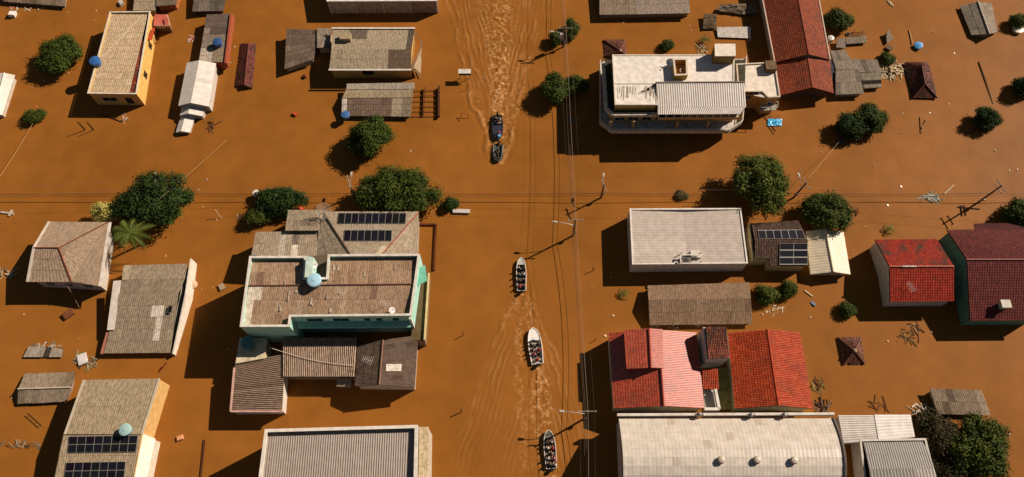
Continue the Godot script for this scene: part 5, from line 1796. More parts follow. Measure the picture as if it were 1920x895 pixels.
	palm("small palm crown in the water above the bright red roof", P(1665, 432, 0), 0.6, 1.6, 10, {"tone": "#7c7830"})
	palm("ragged palm crown rising behind the stair tower", P(1319, 78, 0), 0.7, 1.7, 10, {"tone": "#6a6c34"})

# ------------------------------------------------------------------ poles and cables
func pole(label: String, base: Vector3, h: float, lean: Vector3, o := {}) -> Vector3:
	var t := thing("utility_pole", label, "pole", base, "utility poles along the drowned streets")
	var top := base + Vector3(0, h, 0) + lean
	var mb := MB.new()
	mb.col = K(o.get("tone", "#6e6256"))
	mb.tube([base - Vector3.UP * 1.0, base, top], [0.19, 0.17, 0.12], 8)
	put(mb, "shaft", t, M.concrete)
	var ax: Vector3 = o.get("axis", Vector3.RIGHT)
	for k in o.get("arms", 1):
		var c: Vector3 = top - Vector3.UP * (0.25 + k * 0.9)
		var w: float = o.get("span", 1.1) * (1.0 - 0.2 * k)
		var a := MB.new()
		a.col = K("#9a8c7c")
		a.beam(c - ax * w, c + ax * w, 0.12, 0.12)
		var arm := put(a, "crossarm", t, M.wood)
		for s in [-0.95, -0.1, 0.95]:
			var i := MB.new()
			i.col = K("#d8d0c4")
			i.lathe(c + ax * w * s + Vector3.UP * 0.06, [[0.05, 0], [0.09, 0.06], [0.05, 0.12], [0.08, 0.16], [0, 0.24]], 8)
			put(i, "insulator", arm, M.plastic)
	if o.has("lamp"):
		var d: Vector3 = o.lamp
		var s0 := base.lerp(top, 0.62)
		var e := s0 + d + Vector3.UP * 1.0
		var a := MB.new()
		a.col = K("#9c9284")
		a.tube([s0, s0 + d * 0.35 + Vector3.UP * 0.6, s0 + d * 0.75 + Vector3.UP * 0.95, e], [0.05], 6)
		put(a, "lamp_arm", t, M.metal)
		var hd := MB.new()
		hd.col = K("#b8b0a2")
		var x := d.normalized()
		var bs := Basis(x, Vector3.UP, x.cross(Vector3.UP))
		hd.box(e + x * 0.3, Vector3(0.75, 0.16, 0.32), bs)
		hd.box(e + x * 0.3 + Vector3.UP * 0.11, Vector3(0.5, 0.08, 0.22), bs)
		put(hd, "lamp_head", t, M.plastic)
	if o.get("transformer", false):
		var tb := MB.new()
		tb.col = K("#c8c4bc")
		tb.lathe(base.lerp(top, 0.55) + Vector3(-0.6, -0.5, 0), [[0, 0], [0.36, 0], [0.36, 1.0], [0.3, 1.1], [0, 1.12]], 12)
		put(tb, "transformer", t, M.metal)
	var cl := MB.new()
	cl.col = K("#3a322c")
	var m := base + Vector3.UP * minf(1.7, h * 0.4)
	cl.box(m + Vector3(0, 0, 0.2), Vector3(0.5, 0.4, 0.3))
	put(cl, "cable_box", t, M.plastic)
	return top

func wire(called: String, label: String, pts: Array, sag: float, r: float, col: Color) -> void:
	# one cable hung from support to support
	var mb := MB.new()
	mb.col = col
	for k in pts.size() - 1:
		var a: Vector3 = pts[k]
		var b: Vector3 = pts[k + 1]
		var line := []
		for i in 13:
			var f := i / 12.0
			line.append(a.lerp(b, f) - Vector3.UP * sag * 4.0 * f * (1.0 - f))
		mb.tube(line, [r], 5)
	lone(mb, called, label, "cable", M.rubber, pts[0] * Vector3(1, 0, 1))

func poles() -> void:
	# street running up the picture
	var west := Vector3(-1, 0, 0)
	var t1 := pole("utility pole with white transformer in the bush at the top", P(1057, 88), 5.6, Vector3.ZERO, {"lamp": Vector3(-2.2, 0, 0.1), "transformer": true, "span": 1.2})
	var t2 := pole("utility pole with street lamp, right of the topmost rowed boat", P(1075, 442), 6.2, Vector3(-0.1, 0, 0), {"lamp": Vector3(-3.0, 0, -0.2), "span": 1.2})
	var t3 := pole("utility pole with street lamp at the red complex, bottom", P(1095, 786), 5.8, Vector3(0, 0, 0), {"lamp": Vector3(-3.4, 0, -0.2), "span": 1.3, "tone": "#8a7e70"})
	var t0 := P(1040, -260, 5.5)
	var t9 := P(1106, 1130, 5.5)
	var tops := [t0, t1, t2, t3, t9]
	var names := ["leftmost", "middle", "rightmost"]
	for s in 3:
		var pts := []
		for e in tops: pts.append(e + Vector3([-1.05, 0.1, 1.05][s], -0.05, 0))
		wire("power_line", "%s of three thin power lines above the boats' street" % names[s], pts, 0.5, 0.008 if s != 1 else 0.022, K("#94887c") if s == 1 else K("#6a5e54"))
	var low := []
	var low2 := []
	for e in tops:
		low.append(Vector3(e.x - 0.15, 2.6, e.z))
		low2.append(Vector3(e.x + 0.12, 2.2, e.z))
	wire("telephone_cable", "thick dark telephone cable slung low along the boats' street", low, 0.7, 0.035, K("#4a3628"))
	wire("telephone_cable", "second low telephone cable beside the first along the boats' street", low2, 0.8, 0.02, K("#7a5a40"))
	# street running across the picture
	var ns := Vector3(0.3, 0, 0.95).normalized()
	var p0 := P(-260, 366, 5.0)
	var p1 := pole("utility pole half hidden in the wide dark tree, two white lamps", P(312, 371), 5.0, Vector3(0.1, 0, 0), {"lamp": Vector3(-0.6, 0, -2.0), "axis": ns, "tone": "#b8ac9c"})
	var p2 := pole("utility pole at the left edge of the widest tree", P(664, 366), 5.0, Vector3(0, 0, 0), {"lamp": Vector3(0.1, 0, -1.6), "axis": ns, "tone": "#a89880"})
	var p3 := pole("utility pole with tall white lamp near the street crossing", P(1127, 371), 4.7, Vector3(0, 0, 0), {"lamp": Vector3(0.1, 0, -2.0), "axis": ns, "tone": "#4a3e34"})
	var p4 := pole("leaning dark utility pole right of the tallest bright tree", P(1488, 371), 5.0, Vector3(0.5, 0, -0.2), {"axis": ns, "tone": "#4a3e34", "lamp": Vector3(-0.4, 0, -1.8)})
	var p5 := pole("utility pole with double crossarms near the right edge", P(1833, 381), 6.0, Vector3(0.8, 0, -0.2), {"arms": 2, "axis": ns, "tone": "#5a4c40"})
	var p6 := P(2200, 392, 5.0)
	tops = [p0, p1, p2, p3, p4, p5, p6]
	for s in 2:
		var pts := []
		for e in tops: pts.append(e + ns * [-0.9, 0.9][s] - Vector3.UP * 0.1)
		wire("power_line", ["farther", "nearer"][s] + " of two hair-thin power lines above the cross street", pts, 0.5, 0.012, K("#8a7e74"))
	low = []
	low2 = []
	for e in tops:
		low.append(Vector3(e.x * (0.99 if absf(e.x) > 30 else 1.0), 1.6, P(960, 371).z))
		low2.append(Vector3(e.x, 1.3, P(960, 371).z + 0.25))
	wire("telephone_cable", "thick low telephone cable across the whole picture", low, 0.35, 0.045, K("#3a2a20"))
	wire("telephone_cable", "thinner low telephone cable across the whole picture", low2, 0.45, 0.025, K("#5a4234"))
	# service drops
	var drops := [[[300, 372, 4.6], [425, 262, 0.3], "service cable from the hidden pole towards the upper houses"], [[0, 330, 3.0], [70, 215, 0.4], "service cable at the left edge running down to the sparse shrub"], [[1518, 333, 4.6], [1577, 262, 0.6], "service cable from the leaning pole to the twin trees"], [[148, 577, 0.4], [125, 535, 3.2], "service cable leaving the grey hipped house"]]
	for e in drops:
		wire("service_cable", e[2], [P(e[0][0], e[0][1], e[0][2]), P(e[1][0], e[1][1], e[1][2])], 0.2, 0.02, K("#c0a070"))

# ------------------------------------------------------------------ people and boats
var body_v := []      # per pose: vertices, normals and bone index
func make_body(bones: Array, lo: Vector3, hi: Vector3, cell: float) -> Dictionary:
	var nx := int((hi.x - lo.x) / cell) + 2
	var ny := int((hi.y - lo.y) / cell) + 2
	var nz := int((hi.z - lo.z) / cell) + 2
	var f := PackedFloat32Array()
	f.resize(nx * ny * nz)
	f.fill(1.0)
	var own := PackedInt32Array()
	own.resize(nx * ny * nz)
	var best := PackedFloat32Array()
	best.resize(nx * ny * nz)
	best.fill(9.0)
	for bi in bones.size():
		var b: Array = bones[bi]
		var a0: Vector3 = b[0]
		var a1: Vector3 = b[1]
		var m: float = maxf(b[2], b[3]) + 0.12
		var d := a1 - a0
		var l2 := maxf(d.length_squared(), 1e-6)
		for k in range(max(0, int((minf(a0.z, a1.z) - m - lo.z) / cell)), min(nz, int((maxf(a0.z, a1.z) + m - lo.z) / cell) + 2)):
			for j in range(max(0, int((minf(a0.y, a1.y) - m - lo.y) / cell)), min(ny, int((maxf(a0.y, a1.y) + m - lo.y) / cell) + 2)):
				for i in range(max(0, int((minf(a0.x, a1.x) - m - lo.x) / cell)), min(nx, int((maxf(a0.x, a1.x) + m - lo.x) / cell) + 2)):
					var p := lo + Vector3(i, j, k) * cell
					var t := clampf((p - a0).dot(d) / l2, 0.0, 1.0)
					var s := (p - a0 - d * t).length() - lerpf(b[2], b[3], t)
					var id := (k * ny + j) * nx + i
					if s < best[id]:
						best[id] = s
						own[id] = b[4]
					var h := clampf(0.5 + 0.5 * (f[id] - s) / 0.05, 0.0, 1.0)
					f[id] = lerpf(f[id], s, h) - 0.05 * h * (1.0 - h)
	var vid := {}
	var vs := PackedVector3Array()
	var bo := PackedInt32Array()
	for k in nz - 1:
		for j in ny - 1:
			for i in nx - 1:
				var id := (k * ny + j) * nx + i
				var ins := 0
				var c8 := [id, id + 1, id + nx, id + nx + 1, id + nx * ny, id + nx * ny + 1, id + nx * ny + nx, id + nx * ny + nx + 1]
				for c in c8:
					if f[c] < 0.0: ins += 1
				if ins == 0 or ins == 8: continue
				var sum := Vector3.ZERO
				var cnt := 0
				for e in [[0, 1], [2, 3], [4, 5], [6, 7], [0, 2], [1, 3], [4, 6], [5, 7], [0, 4], [1, 5], [2, 6], [3, 7]]:
					var fa := f[c8[e[0]]]
					var fb := f[c8[e[1]]]
					if (fa < 0.0) != (fb < 0.0):
						var pa := Vector3(e[0] & 1, (e[0] >> 1) & 1, e[0] >> 2)
						var pb := Vector3(e[1] & 1, (e[1] >> 1) & 1, e[1] >> 2)
						sum += pa.lerp(pb, fa / (fa - fb))
						cnt += 1
				vid[id] = vs.size()
				vs.append(lo + (Vector3(i, j, k) + sum / cnt) * cell)
				bo.append(own[id])
	var ix := PackedInt32Array()
	var st := [1, nx, nx * ny]
	for k in range(1, nz - 1):
		for j in range(1, ny - 1):
			for i in range(1, nx - 1):
				var id := (k * ny + j) * nx + i
				for ax in 3:
					var a := f[id] < 0.0
					if a == (f[id + st[ax]] < 0.0): continue
					var u: int = st[(ax + 1) % 3]
					var w: int = st[(ax + 2) % 3]
					var q := [id, id - u, id - u - w, id - w]
					var okq := true
					for e in q:
						if not vid.has(e): okq = false
					if not okq: continue
					var q0: int = vid[q[0]]
					var q1: int = vid[q[1]]
					var q2: int = vid[q[2]]
					var q3: int = vid[q[3]]
					if a: ix.append_array([q0, q2, q1, q0, q3, q2])
					else: ix.append_array([q0, q1, q2, q0, q2, q3])
	var ns := PackedVector3Array()
	ns.resize(vs.size())
	for t in range(0, ix.size(), 3):
		var n := (vs[ix[t + 2]] - vs[ix[t]]).cross(vs[ix[t + 1]] - vs[ix[t]])
		for e in 3: ns[ix[t + e]] += n
	for i in ns.size(): ns[i] = ns[i].normalized()
	return {"v": vs, "n": ns, "b": bo, "i": ix}

func seated(lean: float, reach: float) -> Array:
	# 0 skin, 1 hair, 2 jacket, 3 trousers, 4 shoes; seat at the origin, facing +x
	var L := Vector3(lean, 0, 0)
	var b := []
	b.append([Vector3(0.02, 0.62, 0) + L, Vector3(0.03, 0.72, 0) + L, 0.085, 0.1, 0])
	b.append([Vector3(-0.02, 0.72, 0) + L, Vector3(0.0, 0.77, 0) + L, 0.1, 0.095, 1])
	b.append([Vector3(0.13, 0.67, 0) + L, Vector3(0.12, 0.69, 0) + L, 0.018, 0.014, 0])
	b.append([Vector3(0, 0.5, 0) + L * 0.8, Vector3(0.01, 0.62, 0) + L, 0.06, 0.055, 0])
	for s in [-1.0, 1.0]:
		b.append([Vector3(0.02, 0.7, 0.1 * s) + L, Vector3(0.0, 0.7, 0.11 * s) + L, 0.02, 0.02, 0])
		b.append([Vector3(0, 0.42, 0.07 * s) + L * 0.7, Vector3(0, 0.12, 0.06 * s), 0.15, 0.13, 2])
		b.append([Vector3(0, 0.47, 0.19 * s) + L * 0.8, Vector3(0.08 + reach * 0.4, 0.22, 0.25 * s) + L * 0.6, 0.065, 0.05, 2])
		var el := Vector3(0.08 + reach * 0.4, 0.22, 0.25 * s) + L * 0.6
		var ha := Vector3(0.34 + reach, 0.16 + reach * 0.3, 0.15 * s)
		b.append([el, ha, 0.05, 0.038, 0])
		b.append([ha, ha + Vector3(0.09, -0.02, -0.01 * s), 0.042, 0.03, 0])
		b.append([ha + Vector3(0.02, 0.01, -0.03 * s), ha + Vector3(0.06, 0.0, -0.06 * s), 0.018, 0.015, 0])
		b.append([Vector3(0.0, 0.06, 0.09 * s), Vector3(0.42, 0.09, 0.13 * s), 0.1, 0.075, 3])
		b.append([Vector3(0.42, 0.09, 0.13 * s), Vector3(0.46, -0.28, 0.13 * s), 0.072, 0.05, 3])
		b.append([Vector3(0.46, -0.32, 0.13 * s), Vector3(0.6, -0.34, 0.14 * s), 0.05, 0.04, 4])
	return b

func person(label: String, at: Vector3, face: Vector3, pose: int, cols: Array, group: String) -> void:
	var d: Dictionary = body_v[pose]
	var cc := PackedColorArray()
	for b in d.b: cc.append(cols[b])
	var arr := []
	arr.resize(Mesh.ARRAY_MAX)
	arr[Mesh.ARRAY_VERTEX] = d.v
	arr[Mesh.ARRAY_NORMAL] = d.n
	arr[Mesh.ARRAY_COLOR] = cc
	arr[Mesh.ARRAY_INDEX] = d.i
	var m := ArrayMesh.new()
	m.add_surface_from_arrays(Mesh.PRIMITIVE_TRIANGLES, arr)
	var o := MeshInstance3D.new()
	o.name = numbered("person")
	o.mesh = m
	o.material_override = M.cloth
	add_child(o, true)
	var x := face.normalized()
	o.transform = Transform3D(Basis(x, Vector3.UP, x.cross(Vector3.UP)), at)
	meta(o, label, "person", group)

func boat(label: String, bow: Vector3, stern: Vector3, beam: float, hullc: Color, inc: Color, benches: int, o := {}) -> Dictionary:
	var t := thing("motor_boat", label, "boat", (bow + stern) * 0.5)
	var d := (bow - stern).normalized()
	var s := Vector3(-d.z, 0, d.x)
	var L := (bow - stern).length()
	var hull := MB.new()
	hull.col = hullc
	var inn := MB.new()
	inn.col = inc
	var gun := MB.new()
	gun.col = o.get("rim", hullc)
	var n := 14
	var rows := []
	for k in n + 1:
		var f := float(k) / n
		var w := beam * 0.5 * (0.86 + 0.14 * minf(1.0, f / 0.4)) if f < 0.5 else beam * 0.5 * sqrt(maxf(0.0, 1.0 - pow((f - 0.5) / 0.5, 2.2)))
		w = maxf(w, 0.03)
		var sh := 0.42 + 0.25 * f * f
		var c := stern + d * L * f
		rows.append([c, w, sh])
	for sd in [-1.0, 1.0]:
		for k in n:
			var a: Array = rows[k]
			var b: Array = rows[k + 1]
			var o0: Vector3 = a[0] + s * sd * a[1] + Vector3.UP * a[2]
			var o1: Vector3 = b[0] + s * sd * b[1] + Vector3.UP * b[2]
			var u0: Vector3 = a[0] + s * sd * a[1] * 0.8 - Vector3.UP * 0.25
			var u1: Vector3 = b[0] + s * sd * b[1] * 0.8 - Vector3.UP * 0.25
			var i0: Vector3 = a[0] + s * sd * maxf(0.01, a[1] - 0.07) + Vector3.UP * a[2]
			var i1: Vector3 = b[0] + s * sd * maxf(0.01, b[1] - 0.07) + Vector3.UP * b[2]
			var f0: Vector3 = a[0] + s * sd * maxf(0.01, a[1] * 0.82 - 0.05) + Vector3.UP * 0.06
			var f1: Vector3 = b[0] + s * sd * maxf(0.01, b[1] * 0.82 - 0.05) + Vector3.UP * 0.06
			if sd > 0:
				hull.quad(u0, u1, o1, o0); inn.quad(i0, i1, f1, f0); inn.quad(f0, f1, b[0] + Vector3.UP * 0.06, a[0] + Vector3.UP * 0.06); hull.quad(u1, u0, a[0] - Vector3.UP * 0.3, b[0] - Vector3.UP * 0.3)
			else:
				hull.quad(u1, u0, o0, o1); inn.quad(i1, i0, f0, f1); inn.quad(f1, f0, a[0] + Vector3.UP * 0.06, b[0] + Vector3.UP * 0.06); hull.quad(u0, u1, b[0] - Vector3.UP * 0.3, a[0] - Vector3.UP * 0.3)
			gun.beam((o0 + i0) * 0.5 + Vector3.UP * 0.02, (o1 + i1) * 0.5 + Vector3.UP * 0.02, 0.11, 0.06)
	put(hull, "hull", t, M.plastic)
	put(inn, "inner_hull", t, M.plastic)
	put(gun, "gunwale", t, M.plastic)
	var tr := MB.new()
	tr.col = hullc
	var w0: float = rows[0][1]
	tr.box(stern + Vector3.UP * 0.08 + d * 0.03, Vector3(w0 * 1.95, 0.66, 0.06), Basis(s, Vector3.UP, s.cross(Vector3.UP)))
	put(tr, "transom", t, M.plastic)
	# fore deck
	var fd := MB.new()
	fd.col = o.get("deck", hullc)
	var kd: int = o.get("deck_from", 11)
	for k in range(kd, n):
		var a: Array = rows[k]
		var b: Array = rows[k + 1]
		fd.quad(a[0] - s * (a[1] - 0.06) + Vector3.UP * (a[2] - 0.03), a[0] + s * (a[1] - 0.06) + Vector3.UP * (a[2] - 0.03), b[0] + s * maxf(0.005, b[1] - 0.06) + Vector3.UP * (b[2] - 0.03), b[0] - s * maxf(0.005, b[1] - 0.06) + Vector3.UP * (b[2] - 0.03))
	put(fd, "fore_deck", t, M.plastic)
	var seats := []
	for k in benches:
		var f := lerpf(0.12, float(kd) / n - 0.12, k / maxf(1.0, benches - 1.0))
		var row: Array = rows[roundi(f * n)]
		var c := stern + d * L * f
		var be := MB.new()
		be.col = K("#a89c88")
		be.box(c + Vector3.UP * 0.3, Vector3(row[1] * 1.7, 0.06, 0.3), Basis(s, Vector3.UP, s.cross(Vector3.UP)))
		put(be, "bench", t, M.wood)
		seats.append([c + Vector3.UP * 0.36, row[1]])
	var ob := MB.new()
	ob.col = K("#22201e")
	ob.box(stern - d * 0.22 + Vector3.UP * 0.55, Vector3(0.32, 0.42, 0.5), Basis(s, Vector3.UP, s.cross(Vector3.UP)))
	ob.box(stern - d * 0.2 + Vector3.UP * 0.8, Vector3(0.24, 0.1, 0.4), Basis(s, Vector3.UP, s.cross(Vector3.UP)))
	ob.box(stern - d * 0.24 + Vector3.UP * 0.05, Vector3(0.12, 0.7, 0.2), Basis(s, Vector3.UP, s.cross(Vector3.UP)))
	put(ob, "outboard_motor", t, M.plastic)
	return {"seats": seats, "d": d, "s": s, "t": t}

func boats() -> void:
	body_v.append(make_body(seated(0.05, 0.02), Vector3(-0.35, -0.45, -0.42), Vector3(0.8, 0.95, 0.42), 0.034))
	body_v.append(make_body(seated(0.12, 0.16), Vector3(-0.35, -0.45, -0.42), Vector3(0.9, 0.95, 0.42), 0.034))
	var skin := K("#a87858")
	var tint := {"black": K("#24221f"), "red": K("#c03038"), "orange": K("#d8642c"), "white": K("#dcd4c8"), "green": K("#3c6a48"), "navy": K("#262c44"), "pink": K("#c8607c"), "grey": K("#6c6660"), "blue": K("#4a88b8")}
	var fleet := [
		["dark boat with navy fore deck coming down the street", [934, 264], [933, 218], 1.9, K("#2c2c38"), K("#1c1c22"), 3, {"deck": K("#2a2a3e"), "deck_from": 6, "rim": K("#3c3c4a")}, "dark navy boat", [["black", "grey"], ["white", "black"], ["black"]]],
		["slim white boat, uppermost of three going up the street", [977, 486], [978, 547], 1.65, K("#dcd6cc"), K("#3c4a40"), 4, {"deck": K("#b8b8ac"), "deck_from": 11}, "slim white boat", [["red", "black"], ["black", "navy"], ["green", "white"], ["black", "black"]]],
		["broad white boat with curved windscreen, middle of three going up", [999, 617], [1008, 684], 2.15, K("#efe8de"), K("#c8c0b4"), 4, {"deck": K("#ece6dc"), "deck_from": 9}, "broad white boat", [["red"], ["pink", "black"], ["black", "red"], ["black", "navy"]]],
		["grey boat crowded with people at the bottom of the street", [1028, 808], [1034, 880], 1.8, K("#c8c2b6"), K("#2c2824"), 5, {"deck": K("#6a645c"), "deck_from": 11}, "crowded grey boat", [["black", "white"], ["white", "pink"], ["black"], ["white", "red"], ["black", "grey"]]],
	]
	for f in fleet:
		var info := boat(f[0], P(f[1][0], f[1][1]), P(f[2][0], f[2][1]), f[3], f[4], f[5], f[6], f[7])
		var rowsn: int = info.seats.size()
		for r in rowsn:
			var people: Array = f[9][r]
			var seat: Array = info.seats[r]
			for c in people.size():
				var side := 0.0 if people.size() == 1 else (-0.45 if c == 0 else 0.45)
				var at: Vector3 = seat[0] + info.s * (seat[1] * side * 1.05 + rng.randf_range(-0.07, 0.07)) - info.d * rng.randf_range(0.0, 0.2)
				var jc: Color = vary(tint[people[c]], 0.1)
				var cols := [vary(skin, 0.25), K(["#2a2018", "#1c1614", "#5a4630", "#3c3c44", "#c8c0b0"][(r * 3 + c * 2) % 5]), jc, K(["#2c3444", "#2a2826", "#4c4a44"][(r + c) % 3]), K("#2a2420")]
				var where: String = "on %s bench" % (["rear", "second", "third", "fourth", "fifth"][r] if r < rowsn - 1 else "front")
				var sd := "" if people.size() == 1 else (", port side" if c == 0 else ", starboard side")
				person("person in %s top %s%s, in the %s" % [people[c], where, sd, f[8]], at, info.d.rotated(Vector3.UP, rng.randf_range(-0.6, 0.6)), 1 if r == 0 or rng.randf() < 0.4 else 0, cols, "people in the boats")
		O = info.t.position
		if f[8] == "broad white boat":
			var ws := MB.new()
			ws.col = K("#88989c")
			var prev := Vector3.ZERO
			for k in 9:
				var an := lerpf(-1.2, 1.2, k / 8.0)
				var p: Vector3 = P(1002, 641, 0.66) + info.d * (cos(an) * 0.8 - 0.3) + info.s * sin(an) * 0.78
				if k > 0: ws.prism([prev - info.d * 0.04, p - info.d * 0.04, p, prev], [prev - info.d * 0.14 + Vector3.UP * 0.38, p - info.d * 0.14 + Vector3.UP * 0.38, p - info.d * 0.1 + Vector3.UP * 0.38, prev - info.d * 0.1 + Vector3.UP * 0.38])
				prev = p
			put(ws, "windscreen", info.t, M.glass)
		if f[8] == "dark navy boat":
			var bag := MB.new()
			bag.col = K("#5aa0c0")
			bag.lathe(P(935.5, 256, 0.55), [[0, 0], [0.32, 0], [0.36, 0.2], [0.24, 0.42], [0, 0.48]], 9)
			lone(bag, "bag", "light blue bag on the bow of the dark navy boat", "bag", M.cloth, P(935.5, 256, 0.55))
			var at2: Vector3 = P(935, 250, 0.55)
			person("person in pink top crouching on the bow of the dark navy boat", at2, info.d, 0, [skin, K("#2a2018"), tint.pink, K("#2c3444"), K("#2a2420")], "people in the boats")
	# inflatable leading the pair
	var bow := P(932, 307)
	var stern := P(935, 272)
	var d := (bow - stern).normalized()
	var s := Vector3(-d.z, 0, d.x)
	var t := thing("inflatable_boat", "small black inflatable leading the dark navy boat", "boat", (bow + stern) * 0.5)
	var L := (bow - stern).length()
	var tu := MB.new()
	tu.col = K("#1e201e")
	var path := []
	for k in 8: path.append(stern + s * 0.66 + d * L * 0.09 * k + Vector3.UP * 0.22)
	for k in 7:
		var an := PI * (k + 0.5) / 7.0
		path.append(stern + d * (L * 0.66 + sin(an) * L * 0.26) + s * cos(an) * 0.66 + Vector3.UP * (0.24 + 0.14 * sin(an)))
	for k in 8: path.append(stern - s * 0.66 + d * L * 0.09 * (7 - k) + Vector3.UP * 0.22)
	tu.tube(path, [0.24], 8)
	put(tu, "tube", t, M.rubber)
	var fl := MB.new()
	fl.col = K("#34382f")
	fl.box(stern + d * L * 0.4 + Vector3.UP * 0.1, Vector3(1.1, 0.08, L * 0.8), Basis(s, Vector3.UP, s.cross(Vector3.UP)))
	put(fl, "floor", t, M.rubber)
	var hd := MB.new()
	hd.col = K("#c8c0b4")
	for e in [-0.5, 0.5]: hd.tube([stern + s * e * 1.7 + d * 0.3 + Vector3.UP * 0.47, stern + s * e * 1.7 + d * 1.9 + Vector3.UP * 0.47], [0.035], 5)
	put(hd, "grab_rail", t, M.metal)
	var ob := MB.new()
	ob.col = K("#161514")
	ob.box(stern - d * 0.15 + Vector3.UP * 0.5, Vector3(0.4, 0.5, 0.55), Basis(s, Vector3.UP, s.cross(Vector3.UP)))
	put(ob, "outboard_motor", t, M.plastic)
	person("person in green top steering the small black inflatable", stern + d * L * 0.34 + Vector3.UP * 0.3, d, 1, [skin, K("#1c1614"), tint.green, K("#26282a"), K("#2a2420")], "people in the boats")
	person("person in black top crouching in the inflatable's bow", stern + d * L * 0.66 + Vector3.UP * 0.3, d, 0, [skin, K("#1c1614"), tint.black, K("#26282a"), K("#2a2420")], "people in the boats")
# ------------------------------------------------------------------ things adrift
func stick(mb: MB, x0: float, y0: float, h0: float, x1: float, y1: float, h1: float, w: float, col: Color) -> void:
	mb.col = col
	mb.beam(P(x0, y0, h0), P(x1, y1, h1), w, w * 0.6)

func heap(called: String, label: String, category: String, px: float, py: float, rx: float, ry: float, n: int, lo: float, hi: float, cols: Array, up := 0.5, w := 0.14) -> void:
	# a tangle of timber: each piece is a part
	var t := thing(called, label, category, P(px, py))
	var r2 := RandomNumberGenerator.new()
	r2.seed = hash(label)
	for k in n:
		var a := TAU * r2.randf()
		var f := sqrt(r2.randf())
		var c := P(px + cos(a) * rx * f, py + sin(a) * ry * f, 0.03 + up * (1.0 - f) * r2.randf())
		var an := r2.randf() * TAU
		var L := r2.randf_range(lo, hi)
		var d := Vector3(cos(an), r2.randf_range(-0.1, 0.12), sin(an)) * L * 0.5
		var mb := MB.new()
		mb.col = vary(cols[r2.randi() % cols.size()], 0.2)
		mb.beam(c - d, c + d, w * r2.randf_range(0.6, 1.5), w * 0.5)
		put(mb, "plank", t, M.wood)

